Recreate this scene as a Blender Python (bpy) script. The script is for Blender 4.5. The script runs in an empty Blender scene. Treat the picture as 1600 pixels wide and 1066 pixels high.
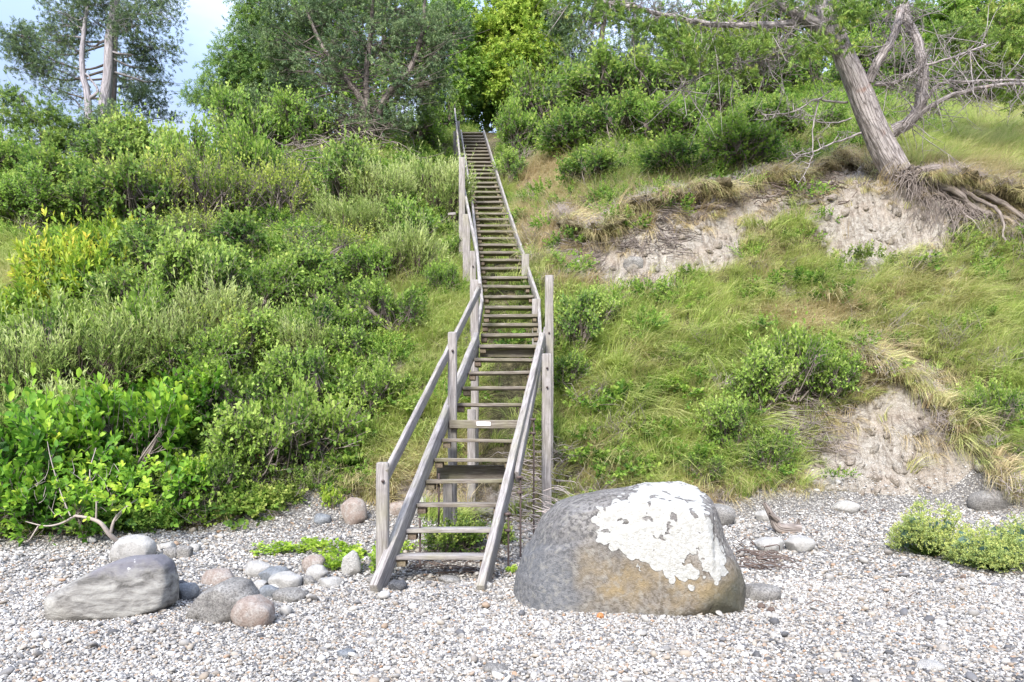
import bpy, math, random
import numpy as np
C = bpy.context.scene
COL = C.collection

# ------------------------------------------------------------------ camera, sky, sun, exposure
F, HX, HY, H = 1155.0, 800.0, 700.0, 1.5       # focal in photo pixels, principal column, horizon row, eye height
cam_d = bpy.data.cameras.new('camera'); cam = bpy.data.objects.new('camera', cam_d); COL.objects.link(cam)
cam.location = (0, 0, H); cam.rotation_euler = (math.radians(90), 0, 0)
cam_d.sensor_width = 36; cam_d.lens = 36 * F / 1600; cam_d.shift_y = (HY - 533) / 1600
cam_d.clip_start = 0.1; cam_d.clip_end = 2000
C.camera = cam
C.view_settings.view_transform = 'Standard'; C.view_settings.look = 'None'
C.view_settings.gamma = 1; C.view_settings.exposure = 1.95
SUN_EL, SUN_AZ = math.radians(36), math.radians(196)     # azimuth clockwise from +Y: behind and left of the camera
w = bpy.data.worlds.new('World'); C.world = w; w.use_nodes = True
nt = w.node_tree; nt.nodes.clear()
wo = nt.nodes.new('ShaderNodeOutputWorld'); bg = nt.nodes.new('ShaderNodeBackground')
sky = nt.nodes.new('ShaderNodeTexSky'); sky.sky_type = 'NISHITA'; sky.sun_disc = False
sky.sun_elevation = SUN_EL; sky.sun_rotation = SUN_AZ; sky.dust_density = 1.5
tcn = nt.nodes.new('ShaderNodeTexCoord'); mp = nt.nodes.new('ShaderNodeMapping'); mp.inputs['Scale'].default_value = (1, 1, 2.6)
nz = nt.nodes.new('ShaderNodeTexNoise'); nz.inputs['Scale'].default_value = 3.0; nz.inputs['Detail'].default_value = 6
cr = nt.nodes.new('ShaderNodeValToRGB'); cr.color_ramp.elements[0].position = .36; cr.color_ramp.elements[1].position = .66
cr.color_ramp.elements[0].color = (.3, .3, .3, 1); cr.color_ramp.elements[1].color = (1, 1, 1, 1)
mx = nt.nodes.new('ShaderNodeMix'); mx.data_type = 'RGBA'; mx.inputs[7].default_value = (3.1, 3.45, 4.4, 1)
nt.links.new(tcn.outputs['Generated'], mp.inputs[0]); nt.links.new(mp.outputs[0], nz.inputs['Vector'])
nt.links.new(nz.outputs[0], cr.inputs[0]); nt.links.new(cr.outputs[0], mx.inputs[0])
nt.links.new(sky.outputs[0], mx.inputs[6])
sxy = nt.nodes.new('ShaderNodeSeparateXYZ'); nt.links.new(tcn.outputs['Generated'], sxy.inputs[0])      # an overcast dome is brighter overhead than at its rim
mrg = nt.nodes.new('ShaderNodeMapRange'); mrg.inputs[1].default_value = .25; mrg.inputs[2].default_value = .95; mrg.inputs[3].default_value = .25; mrg.inputs[4].default_value = 1.75
nt.links.new(sxy.outputs[2], mrg.inputs[0]); vm = nt.nodes.new('ShaderNodeVectorMath'); vm.operation = 'SCALE'
nt.links.new(mx.outputs[2], vm.inputs[0]); nt.links.new(mrg.outputs[0], vm.inputs['Scale']); nt.links.new(vm.outputs[0], bg.inputs[0])
bg.inputs[1].default_value = 0.15; nt.links.new(bg.outputs[0], wo.inputs[0])
sd = bpy.data.lights.new('sun', 'SUN'); sd.energy = 1.95; sd.angle = math.radians(14); sd.color = (1, .96, .9)
so = bpy.data.objects.new('sun', sd); COL.objects.link(so)
so.rotation_euler = (math.pi / 2 - SUN_EL, 0, -SUN_AZ + math.pi)

# ------------------------------------------------------------------ noise and terrain function
def lattice(seed, n=64): return np.random.RandomState(seed).rand(n, n)
def vnoise(x, y, seed=0):
    L = lattice(seed); x = np.asarray(x, float); y = np.asarray(y, float)
    xi = np.floor(x).astype(int); yi = np.floor(y).astype(int); fx = x - xi; fy = y - yi
    fx = fx * fx * (3 - 2 * fx); fy = fy * fy * (3 - 2 * fy); n = 64
    a = L[xi % n, yi % n]; b = L[(xi + 1) % n, yi % n]; c = L[xi % n, (yi + 1) % n]; d = L[(xi + 1) % n, (yi + 1) % n]
    return (a * (1 - fx) + b * fx) * (1 - fy) + (c * (1 - fx) + d * fx) * fy
def fbm(x, y, seed=0, oct=4):
    s = 0; a = .5
    for k in range(oct): s = s + a * (vnoise(x * 2 ** k, y * 2 ** k, seed + k) - .5); a *= .5
    return s
PROF = {
 -16: [(9.6, .2), (12, 2.2), (15, 4.6), (19, 7.6), (22, 9.4), (26, 10.4), (60, 10)],
 -10: [(9.8, .2), (11.5, 1.5), (14, 3.6), (17, 6), (20, 8.4), (22, 9.8), (25, 10.8), (60, 10.5)],
 -5: [(11, .28), (12.5, 1.3), (15, 3.6), (18, 6.2), (21, 8.7), (24, 11), (26, 12.3), (30, 14.2), (36, 16.2), (60, 18)],
 -1: [(11.6, .3), (12.6, 1.1), (14.2, 2.9), (16.8, 4.9), (19.9, 6.9), (25, 10.3), (29, 12.9), (31, 14.2), (36, 17), (60, 19)],
 3: [(12.0, .35), (13, 1.5), (15, 4.3), (15.6, 4.9), (16.1, 6.4), (17, 7.2), (20, 9.2), (24, 12.0), (30, 15.8), (36, 18.6), (60, 20)],
 7: [(12.3, .45), (13.5, 2.3), (15.3, 4.6), (16.4, 5.7), (16.9, 7.3), (19, 8.8), (24, 12.2), (30, 16.0), (36, 18.9), (60, 20.5)],
 9.3: [(12.3, .45), (12.9, 2.0), (14, 3.1), (16.2, 5.6), (16.9, 7.7), (19, 9.1), (24, 12.3), (30, 16.1), (36, 19), (60, 20.5)],
 12: [(12.2, .45), (13.4, 1.9), (14.4, 3.1), (16.3, 5.7), (17.1, 7.6), (19, 9.0), (24, 12.3), (30, 16.1), (36, 19), (60, 20.5)],
 18: [(12.2, .45), (13.5, 2), (14.5, 3.2), (16.3, 5.7), (17.1, 7.5), (19, 9.0), (24, 12.3), (30, 16.1), (36, 19), (60, 20.5)]}
GX = np.arange(-45, 45.01, .1); GY = np.arange(-10, 80.01, .1)
cols = sorted(PROF); P = []
for c in cols:
    p = [(-10, -.5), (3.5, -.04), (7, 0)] + PROF[c]
    P.append(np.interp(GY, [a for a, b in p], [b for a, b in p]))
P = np.array(P)
G = np.array([np.interp(GX, cols, P[:, j]) for j in range(len(GY))]).T
k = np.ones(5) / 5
for _ in range(2):
    G = np.apply_along_axis(lambda v: np.convolve(np.pad(v, 2, 'edge'), k, 'valid'), 0, G)
G = np.apply_along_axis(lambda v: np.convolve(np.pad(v, 1, 'edge'), np.ones(3) / 3, 'valid'), 1, G)
TOE_X = [-16, -8, -5, -3.2, -1, 1, 4, 7, 12, 18]; TOE_Y = [9.6, 9.8, 10.8, 12, 11.7, 11.8, 12.3, 12.5, 12.3, 12.3]
def toe(x, y=None): return np.interp(x, TOE_X, TOE_Y) + .5 * fbm(np.asarray(x) * .9, np.asarray(x) * .1, 33)
def to_px(x, y, z):
    y = np.maximum(y, .5); return HX + F * x / y, HY - F * (z - H) / y
CLAY = [  # bare clay: photo column, row, half-sizes, strength
 (1385, 345, 85, 75, 1), (1300, 285, 110, 38, .9), (1450, 320, 120, 45, .8), (1090, 375, 75, 40, 1), (1010, 415, 50, 40, .9), (1200, 305, 90, 25, .7),
 (950, 400, 60, 40, .8), (1180, 330, 80, 22, .8), (1400, 690, 90, 62, 1), (1470, 745, 110, 50, 1), (1330, 735, 60, 34, 1), (1430, 620, 40, 30, 1), (1540, 775, 60, 40, 1), (1560, 770, 50, 45, 1), (60, 350, 50, 30, .8), (1560, 330, 60, 20, .5),
 (700, 780, 110, 22, .7), (1180, 775, 110, 25, .4), (900, 400, 60, 45, .5), (830, 330, 20, 60, .4), (990, 350, 90, 30, .5), (1250, 640, 60, 60, .4)]
def clay_at(x, y, z):
    px, py = to_px(x, y, z); c = np.zeros_like(px)
    n = fbm(np.asarray(x) * 1.6, np.asarray(y) * 1.6 + np.asarray(z), 5) * 1.5
    for cx, cy, rx, ry, s in CLAY:
        d = np.sqrt(((px - cx) / rx) ** 2 + ((py - cy) / ry) ** 2)
        c = np.maximum(c, s * np.clip(1.75 - d * 1.1 + n, 0, 1))
    return c * (y > toe(x) - .2) * (y < 24)
gx, gy = np.meshgrid(GX, GY, indexing='ij')
hillm = np.clip((gy - toe(gx)) / 1.5, 0, 1)
GCL = clay_at(gx, gy, G)
G = G + hillm * (fbm(gx * .5, gy * .5, 11) * .9 + fbm(gx * 2.2, gy * 2.2, 17) * .22)
G = G + hillm * GCL * (fbm(gx * 4, gy * 4, 23) * .5 - .12)
spx = 9.0 - (gy - 12.2) * 1.0 + .0; G = G + np.where((gy > 11.2) & (gy < 15), .55 * np.exp(-((gx - (8.6 - (gy - 12.0) * 1.1)) / .6) ** 2) * np.clip((gy - 11.2) / .8, 0, 1) * np.clip((15 - gy) / 1.5, 0, 1), 0) - np.where((gy > 11.2) & (gy < 15), .5 * np.exp(-((gx - (10.1 - (gy - 12.0) * 1.1)) / .5) ** 2) * np.clip((gy - 12.2) / .8, 0, 1) * np.clip((15 - gy) / 1.5, 0, 1), 0)
G = G + (1 - hillm) * fbm(gx * 1.1, gy * 1.1, 29) * .09
# the slope is cut back under the flights so that the stairs stand clear of it
SK = [(690, 873, 8.02), (796.5, 541, 12.1), (798, 480, 14.2), (767, 333.6, 19.9), (738, 208, 29.1)]
SYc = [s_[2] for s_ in SK]; SXc = [(s_[0] - HX) / F * s_[2] for s_ in SK]; SZc = [H + (HY - s_[1]) / F * s_[2] for s_ in SK]
def stair_x(y): return np.interp(y, SYc, SXc)
dxs = np.abs(gx - stair_x(gy)); lim_ = np.interp(gy, SYc, SZc) - .38 + np.clip(dxs - .62, 0, 9) * 1.5
G = np.where((gy > 8) & (gy < 29), np.minimum(G, np.maximum(lim_, -.02)), G)
def off_stair(x, y): return (np.abs(x - stair_x(y)) > .62) | (y < 8) | (y > 29.3)
def T(x, y):
    x = np.asarray(x, float); y = np.asarray(y, float)
    fx = np.clip((x + 45) / .1, 0, len(GX) - 1.001); fy = np.clip((y + 10) / .1, 0, len(GY) - 1.001)
    i = fx.astype(int); j = fy.astype(int); a = fx - i; b = fy - j
    return (G[i, j] * (1 - a) + G[i + 1, j] * a) * (1 - b) + (G[i, j + 1] * (1 - a) + G[i + 1, j + 1] * a) * b
def W3(px, py, D): return np.array([(px - HX) / F * D, D, H + (HY - py) / F * D])
def hit(px, py, lift=0.0):
    D = np.arange(3.5, 60, .03); X = (px - HX) / F * D; Z = H + (HY - py) / F * D
    m = np.nonzero(Z - lift <= T(X, D))[0]
    if len(m): d = D[m[0]]; return np.array([(px - HX) / F * d, d, H + (HY - py) / F * d])
    k_ = D < 38; d = D[k_][np.argmax((T(X, D)[k_] - H) / D[k_])] - .8      # above the skyline: stand on the crest itself
    return np.array([(px - HX) / F * d, d, float(T((px - HX) / F * d, d))])
def nrm(v): return v / np.maximum(np.linalg.norm(v, axis=-1, keepdims=True), 1e-9)

# ------------------------------------------------------------------ mesh helpers
def mesh_np(name, verts, tris=None, quads=None, attrs=None, smooth=False):
    me = bpy.data.meshes.new(name); verts = np.asarray(verts, np.float32).reshape(-1, 3)
    me.vertices.add(len(verts)); me.vertices.foreach_set('co', verts.ravel())
    li = []; st = []; tot = []; s = 0
    for f, kk in ((tris, 3), (quads, 4)):
        if f is None or len(f) == 0: continue
        f = np.asarray(f, np.int32).reshape(-1, kk); li.append(f.ravel())
        st.append(s + np.arange(len(f)) * kk); tot.append(np.full(len(f), kk)); s += f.size
    li = np.concatenate(li); st = np.concatenate(st).astype(np.int32); tot = np.concatenate(tot).astype(np.int32)
    me.loops.add(len(li)); me.loops.foreach_set('vertex_index', li)
    me.polygons.add(len(st)); me.polygons.foreach_set('loop_start', st); me.polygons.foreach_set('loop_total', tot)
    if smooth: me.polygons.foreach_set('use_smooth', np.ones(len(st), bool))
    for nme, (typ, arr) in (attrs or {}).items():
        a = me.attributes.new(nme, typ, 'POINT')
        a.data.foreach_set('value' if typ == 'FLOAT' else 'vector', np.asarray(arr, np.float32).ravel())
    me.update(calc_edges=True); me.validate()
    return me
def obj(name, me, mat=None, parent=None, **tags):
    o = bpy.data.objects.new(name, me); COL.objects.link(o)
    if mat is not None and len(me.materials) == 0: me.materials.append(mat)
    if parent is not None: o.parent = parent
    for a, b in tags.items(): o[a] = b
    return o
def thing(name, label, cat, loc, group=None, rotz=0, scale=None):
    o = bpy.data.objects.new(name, None); COL.objects.link(o); o.location = [float(a) for a in loc]; o.rotation_euler[2] = rotz
    o.empty_display_size = .1
    if scale is not None: o.scale = scale
    o['label'] = label; o['category'] = cat
    if group: o['group'] = group
    return o
class Geo:
    def __init__(s): s.v = []; s.t = []; s.q = []; s.n = 0; s.tc = []; s.tint = []
    def add(s, v, tris=None, quads=None, tc=None, tint=None):
        v = np.asarray(v, float).reshape(-1, 3)
        if tris is not None and len(tris): s.t.append(np.asarray(tris).reshape(-1, 3) + s.n)
        if quads is not None and len(quads): s.q.append(np.asarray(quads).reshape(-1, 4) + s.n)
        s.v.append(v); s.n += len(v)
        s.tc.append(v if tc is None else np.asarray(tc).reshape(-1, 3))
        s.tint.append(np.zeros(len(v)) + (0 if tint is None else np.asarray(tint).ravel()))
    def mesh(s, name, origin=None, smooth=False):
        v = np.concatenate(s.v)
        if origin is not None: v = v - np.asarray(origin)
        return mesh_np(name, v, np.concatenate(s.t) if s.t else None, np.concatenate(s.q) if s.q else None,
                       {'tc': ('FLOAT_VECTOR', np.concatenate(s.tc)), 'tint': ('FLOAT', np.concatenate(s.tint))}, smooth)
def tubes(g, Pts, R, sides=4, tint=0.0, bark=0.0, seed=0):
    Pts = np.asarray(Pts, float); R = np.asarray(R, float)
    if Pts.ndim == 2: Pts = Pts[None]; R = R[None]
    m, kk, _ = Pts.shape; t = nrm(np.gradient(Pts, axis=1))
    ref = nrm(np.array([.31, .9, .12])); u = nrm(np.cross(t, ref)); v = np.cross(t, u)
    a = np.arange(sides) * 2 * math.pi / sides; ca, sa = np.cos(a), np.sin(a)
    ln = np.concatenate([np.zeros((m, 1)), np.cumsum(np.linalg.norm(np.diff(Pts, axis=1), axis=2), axis=1)], 1)
    RR = np.repeat(R[:, :, None], sides, 2)
    if bark:
        A = np.broadcast_to(a, RR.shape); Lg = np.broadcast_to(ln[:, :, None], RR.shape)
        w1 = np.abs(fbm(A * 13 / 6.2832, Lg * 1.7 + .5 * fbm(A * 2, Lg * 3, seed + 1, 2), seed + 3, 4)) ; seam = np.minimum(A, 2 * math.pi - A); fade = np.clip(seam * 3, 0, 1)
        RR = RR * (1 + bark * (w1 * 3.2 - .35) * fade + bark * 1.6 * fbm(A * .9 + 3, Lg * .9, seed + 9, 2) * fade)
    ring = Pts[:, :, None, :] + RR[..., None] * (ca[None, None, :, None] * u[:, :, None, :] + sa[None, None, :, None] * v[:, :, None, :])
    rs = np.maximum(R[:, :, None], .01)
    tc = np.stack([np.broadcast_to(ca, RR.shape) * rs, np.broadcast_to(sa, RR.shape) * rs, np.broadcast_to(ln[:, :, None], RR.shape)], -1)
    base = (np.arange(m) * kk * sides)[:, None, None]; i = (np.arange(kk - 1) * sides)[None, :, None]; j = np.arange(sides)[None, None, :]; j2 = (j + 1) % sides
    q = np.stack([base + i + j, base + i + j2, base + i + sides + j2, base + i + sides + j], -1).reshape(-1, 4)
    g.add(ring.reshape(-1, 3), quads=q, tc=tc.reshape(-1, 3), tint=np.broadcast_to(tint, (m * kk * sides,)) if np.ndim(tint) == 0 else np.repeat(tint, kk * sides))
def resample(pts, n):
    pts = np.asarray(pts, float); p = np.vstack([2 * pts[0] - pts[1], pts, 2 * pts[-1] - pts[-2]])
    out = []; segs = len(pts) - 1
    for t in np.linspace(0, segs - 1e-6, n):
        i = int(t); f = t - i; a, b, c, d = p[i], p[i + 1], p[i + 2], p[i + 3]
        out.append(.5 * ((2 * b) + (c - a) * f + (2 * a - 5 * b + 4 * c - d) * f * f + (3 * b - a - 3 * c + d) * f ** 3))
    return np.array(out)
def limb(g, pts, r0, r1, n=14, sides=7, wob=.0, rng=None, bark=0., seed=0, power=1.0, tint=0.):
    p = resample(pts, n) if len(pts) > 2 else np.linspace(pts[0], pts[1], n)
    if wob and rng is not None:
        nz_ = rng.normal(size=(n, 3)); nz_[0] = 0; nz_ = (nz_ + np.roll(nz_, 1, 0)) * .5; nz_[0] = 0; p = p + nz_ * wob
    t = np.linspace(0, 1, n) ** power; tubes(g, p, r0 + (r1 - r0) * t, sides, bark=bark, seed=seed, tint=tint); return p
def leaves(g, B, d, L, nl, ll, lw, ang=55, rng=None, droop=.0, upb=.4, tmin=.12, tipb=.35, tint0=None, rich=False):
    """leaves strung along shoots that start at B and run along d"""
    n = len(B); L = np.broadcast_to(L, (n,))
    t = np.linspace(tmin, 1, nl)[None, :] + rng.uniform(-.04, .04, (n, nl))
    pos = B[:, None] + d[:, None] * (L[:, None] * t)[..., None]; pos[..., 2] -= droop * L[:, None] * t * t
    ref = nrm(rng.normal(size=(n, 3))); u = nrm(np.cross(d, ref)); v = np.cross(d, u)
    az = (np.arange(nl) * 2.4)[None] + rng.uniform(0, 6.3, (n, 1)) + rng.uniform(-.4, .4, (n, nl))
    an = np.radians(ang) * (1 - .45 * t) + rng.uniform(-.25, .25, (n, nl))
    ld = d[:, None] * np.cos(an)[..., None] + (u[:, None] * np.cos(az)[..., None] + v[:, None] * np.sin(az)[..., None]) * np.sin(an)[..., None]
    ld = nrm(ld + rng.normal(size=ld.shape) * .12)
    up = nrm(np.array([0, -.45, 1.0]) * upb * 2 + rng.normal(size=ld.shape) * .38)
    sd_ = nrm(np.cross(ld, up)); nn = np.cross(sd_, ld)
    s = rng.uniform(.65, 1.15, (n, nl, 1)) * (1 - .25 * t[..., None])
    l = ll * s; w2 = lw * s * .5
    tip = pos + ld * l - nn * l * .12
    if rich:   # six-point leaf with a lobed outline
        v1 = pos + ld * l * .3 + sd_ * w2 * .8 + nn * w2 * .25; v2 = pos + ld * l * .68 + sd_ * w2 * .95 + nn * w2 * .2
        v5 = pos + ld * l * .3 - sd_ * w2 * .8 + nn * w2 * .25; v4 = pos + ld * l * .68 - sd_ * w2 * .95 + nn * w2 * .2
        V = np.stack([pos, v1, v2, tip, v4, v5], 2).reshape(-1, 3); kk = 6
        fb = np.array([[0, 1, 2, 3], [0, 3, 4, 5]]); i = (np.arange(n * nl) * kk)[:, None, None]
        Q = (i + fb[None]).reshape(-1, 4); Tt = None
    else:
        v1 = pos + ld * l * .48 + sd_ * w2 + nn * w2 * .35; v3 = pos + ld * l * .48 - sd_ * w2 + nn * w2 * .35
        V = np.stack([pos, v1, tip, v3], 2).reshape(-1, 3); kk = 4
        fb = np.array([[0, 1, 2], [0, 2, 3]]); i = (np.arange(n * nl) * kk)[:, None, None]
        Tt = (i + fb[None]).reshape(-1, 3); Q = None
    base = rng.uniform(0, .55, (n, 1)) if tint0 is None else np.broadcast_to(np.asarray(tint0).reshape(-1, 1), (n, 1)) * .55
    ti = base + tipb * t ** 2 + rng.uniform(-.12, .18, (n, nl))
    g.add(V, tris=Tt, quads=Q, tint=np.repeat(ti.ravel(), kk))

# ------------------------------------------------------------------ materials
MATS = {}
def newmat(name):
    m = bpy.data.materials.new(name); m.use_nodes = True; nt = m.node_tree; nt.nodes.clear()
    out = nt.nodes.new('ShaderNodeOutputMaterial'); MATS[name] = m
    return m, nt, out
def N(nt, typ, ins=None, **kw):
    n = nt.nodes.new(typ)
    for a, b in kw.items(): setattr(n, a, b)
    for a, b in (ins or {}).items():
        if isinstance(b, bpy.types.NodeSocket): nt.links.new(b, n.inputs[a])
        else: n.inputs[a].default_value = b
    return n
def ramp(nt, fac, stops, interp='LINEAR'):
    r = nt.nodes.new('ShaderNodeValToRGB'); r.color_ramp.interpolation = interp; e = r.color_ramp.elements
    while len(e) > 1: e.remove(e[-1])
    e[0].position = stops[0][0]; e[0].color = (*stops[0][1], 1)
    for p, c in stops[1:]: x = e.new(p); x.color = (*c, 1)
    nt.links.new(fac, r.inputs[0]); return r.outputs[0]
def mixc(nt, fac, a, b, mode='MIX'):
    m = nt.nodes.new('ShaderNodeMix'); m.data_type = 'RGBA'; m.blend_type = mode
    for i, v in ((0, fac), (6, a), (7, b)):
        if isinstance(v, bpy.types.NodeSocket): nt.links.new(v, m.inputs[i])
        elif i == 0: m.inputs[0].default_value = v
        else: m.inputs[i].default_value = (*v, 1)
    return m.outputs[2]
def mathn(nt, op, a, b=0.0, clamp=False):
    m = nt.nodes.new('ShaderNodeMath'); m.operation = op; m.use_clamp = clamp
    for i, v in ((0, a), (1, b)):
        if isinstance(v, bpy.types.NodeSocket): nt.links.new(v, m.inputs[i])
        else: m.inputs[i].default_value = v
    return m.outputs[0]
def noise(nt, vec, scale, detail=4, rough=.55, dist=0.):
    n = N(nt, 'ShaderNodeTexNoise', {'Scale': scale, 'Detail': detail, 'Roughness': rough, 'Distortion': dist})
    if vec is not None: nt.links.new(vec, n.inputs['Vector'])
    return n.outputs[0]
def finish(nt, out, col, rough=.8, bump=None, bstr=.3, bdist=.02, spec=.3):
    b = N(nt, 'ShaderNodeBsdfPrincipled', {'Roughness': rough})
    if isinstance(col, bpy.types.NodeSocket): nt.links.new(col, b.inputs['Base Color'])
    else: b.inputs['Base Color'].default_value = (*col, 1)
    b.inputs['Specular IOR Level'].default_value = spec
    if bump is not None:
        bn = N(nt, 'ShaderNodeBump', {'Strength': bstr, 'Distance': bdist, 'Height': bump}); nt.links.new(bn.outputs[0], b.inputs['Normal'])
    nt.links.new(b.outputs[0], out.inputs[0]); return b
def leafmat(name, dark, mid, light, top=None, trans=.45, inst=False, dry=None):
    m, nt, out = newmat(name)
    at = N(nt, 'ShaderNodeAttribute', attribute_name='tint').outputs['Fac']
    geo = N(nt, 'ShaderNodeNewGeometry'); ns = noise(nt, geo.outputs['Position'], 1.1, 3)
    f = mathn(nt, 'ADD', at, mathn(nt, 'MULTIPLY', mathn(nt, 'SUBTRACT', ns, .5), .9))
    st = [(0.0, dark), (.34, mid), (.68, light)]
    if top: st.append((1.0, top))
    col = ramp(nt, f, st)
    if dry:
        da = N(nt, 'ShaderNodeAttribute', attribute_name='dry', attribute_type='INSTANCER').outputs['Fac']
        dn = mathn(nt, 'ADD', da, mathn(nt, 'MULTIPLY', at, .35), True)
        col = mixc(nt, dn, col, ramp(nt, at, [(0, dry[0]), (.9, dry[1])]))
    df = N(nt, 'ShaderNodeBsdfPrincipled', {'Roughness': .55, 'Base Color': col}); df.inputs['Specular IOR Level'].default_value = .25
    tr = N(nt, 'ShaderNodeBsdfTranslucent', {'Color': col}); ms = N(nt, 'ShaderNodeMixShader', {0: trans})
    nt.links.new(df.outputs[0], ms.inputs[1]); nt.links.new(tr.outputs[0], ms.inputs[2]); nt.links.new(ms.outputs[0], out.inputs[0])
    return m
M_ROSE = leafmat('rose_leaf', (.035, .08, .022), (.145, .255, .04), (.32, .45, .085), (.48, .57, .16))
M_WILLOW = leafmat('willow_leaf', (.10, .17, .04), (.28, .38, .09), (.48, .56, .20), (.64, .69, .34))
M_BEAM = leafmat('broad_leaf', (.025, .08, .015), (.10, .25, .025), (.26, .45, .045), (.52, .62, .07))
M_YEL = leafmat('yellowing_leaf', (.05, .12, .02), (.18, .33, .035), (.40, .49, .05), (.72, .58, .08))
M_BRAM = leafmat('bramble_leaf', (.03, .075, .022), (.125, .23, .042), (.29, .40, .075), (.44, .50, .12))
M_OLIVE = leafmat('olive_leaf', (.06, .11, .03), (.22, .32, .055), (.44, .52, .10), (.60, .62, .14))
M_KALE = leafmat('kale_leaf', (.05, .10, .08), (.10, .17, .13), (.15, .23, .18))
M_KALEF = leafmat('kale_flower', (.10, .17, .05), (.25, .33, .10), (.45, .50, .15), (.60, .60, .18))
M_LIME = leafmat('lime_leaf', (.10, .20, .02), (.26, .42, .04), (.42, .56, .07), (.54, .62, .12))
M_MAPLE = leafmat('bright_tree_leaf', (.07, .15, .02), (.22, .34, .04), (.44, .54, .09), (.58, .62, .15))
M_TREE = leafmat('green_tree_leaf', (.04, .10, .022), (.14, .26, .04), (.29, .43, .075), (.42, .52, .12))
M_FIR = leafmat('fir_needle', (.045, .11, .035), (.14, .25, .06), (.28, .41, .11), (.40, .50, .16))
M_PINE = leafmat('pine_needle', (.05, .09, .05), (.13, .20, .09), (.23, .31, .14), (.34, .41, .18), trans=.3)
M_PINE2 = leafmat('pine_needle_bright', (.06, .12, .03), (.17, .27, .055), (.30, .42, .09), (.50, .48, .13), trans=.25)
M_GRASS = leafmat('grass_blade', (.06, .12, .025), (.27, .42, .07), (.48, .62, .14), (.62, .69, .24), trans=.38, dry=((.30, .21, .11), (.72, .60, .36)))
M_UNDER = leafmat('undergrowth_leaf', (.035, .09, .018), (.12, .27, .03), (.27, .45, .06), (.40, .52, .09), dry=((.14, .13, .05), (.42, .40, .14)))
def twigmat(name, a, b):
    m, nt, out = newmat(name); tc = N(nt, 'ShaderNodeAttribute', attribute_name='tc').outputs['Vector']
    geo = N(nt, 'ShaderNodeNewGeometry').outputs['Position']
    finish(nt, out, mixc(nt, noise(nt, geo, 9, 4), a, b), .9, spec=.15); return m
M_TWIG = twigmat('grey_twig', (.11, .085, .075), (.30, .26, .235))
M_TWIGD = twigmat('dark_twig', (.06, .045, .04), (.17, .13, .11))
M_DEAD = twigmat('dead_twig', (.22, .18, .165), (.50, .44, .41))
def barkmat(name, dark, mid, light, sc=14, red=None):
    m, nt, out = newmat(name); tc = N(nt, 'ShaderNodeAttribute', attribute_name='tc').outputs['Vector']
    mp = N(nt, 'ShaderNodeMapping', {'Scale': (1, 1, .11)}); nt.links.new(tc, mp.inputs[0])
    n1 = noise(nt, mp.outputs[0], sc * 1.3, 8, .7, 1.2); n2 = noise(nt, mp.outputs[0], sc * 5, 5, .6)
    vor = N(nt, 'ShaderNodeTexVoronoi', {'Scale': sc * 1.3}, feature='DISTANCE_TO_EDGE'); nt.links.new(mp.outputs[0], vor.inputs['Vector'])
    crk = ramp(nt, mathn(nt, 'ADD', vor.outputs['Distance'], mathn(nt, 'MULTIPLY', mathn(nt, 'SUBTRACT', n2, .45), .35)), [(0, (0, 0, 0)), (.14, (1, 1, 1))])
    col = ramp(nt, n1, [(.3, dark), (.48, mid), (.68, light)]); col = mixc(nt, mathn(nt, 'MULTIPLY', n2, .6), col, light)
    col = mixc(nt, crk, mixc(nt, .55, col, dark), col)
    if red is not None:
        n3 = noise(nt, tc, 2.2, 3); rf = ramp(nt, n3, [(.60, (0, 0, 0)), (.70, (1, 1, 1))]); col = mixc(nt, mathn(nt, 'MULTIPLY', rf, .6), col, red)
    h = mathn(nt, 'ADD', mathn(nt, 'MULTIPLY', n1, .7), mathn(nt, 'MULTIPLY', crk, .5))
    finish(nt, out, col, .92, h, .9, .03, .15); return m
M_BARK = barkmat('pine_bark', (.07, .055, .05), (.30, .26, .25), (.52, .48, .47), 13, red=(.22, .11, .07))
M_BARKL = barkmat('pale_bark', (.14, .125, .13), (.29, .265, .28), (.43, .41, .43), 10)
M_BARKD = barkmat('brown_bark', (.06, .05, .045), (.145, .12, .105), (.25, .22, .20), 12)
M_ROOT = barkmat('root_bark', (.07, .055, .045), (.19, .155, .135), (.33, .29, .265), 12)
def woodmat(name, a, b, c, moss=.35, mosscol=(.20, .22, .10)):
    m, nt, out = newmat(name); tc = N(nt, 'ShaderNodeAttribute', attribute_name='tc').outputs['Vector']
    mp = N(nt, 'ShaderNodeMapping', {'Scale': (1, 1, .07)}); nt.links.new(tc, mp.inputs[0])
    g1 = noise(nt, mp.outputs[0], 55, 6, .6, .4); g2 = noise(nt, tc, 2.5, 5); g3 = noise(nt, mp.outputs[0], 190, 3)
    col = ramp(nt, g1, [(.28, tuple(x * .65 for x in a)), (.5, tuple(x * .66 for x in b)), (.72, tuple(x * .7 for x in c))])
    col = mixc(nt, ramp(nt, g3, [(.62, (0, 0, 0)), (.72, (.7, .7, .7))]), col, tuple(x * .35 for x in a))
    col = mixc(nt, mathn(nt, 'MULTIPLY', ramp(nt, g2, [(.45, (0, 0, 0)), (.68, (1, 1, 1))]), moss), col, mosscol)
    g4 = noise(nt, tc, 11, 4); col = mixc(nt, mathn(nt, 'MULTIPLY', ramp(nt, g4, [(.5, (0, 0, 0)), (.7, (1, 1, 1))]), .35), col, tuple(x * .45 for x in b))
    finish(nt, out, col, .85, mathn(nt, 'ADD', g1, mathn(nt, 'MULTIPLY', g3, .4)), .5, .006, .2); return m
M_WOOD = woodmat('weathered_timber', (.17, .148, .138), (.36, .33, .315), (.54, .505, .49), .4, (.22, .21, .13))
M_TREAD = woodmat('tread_timber', (.13, .11, .09), (.25, .215, .18), (.42, .38, .33), .45, (.17, .17, .08))
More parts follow.
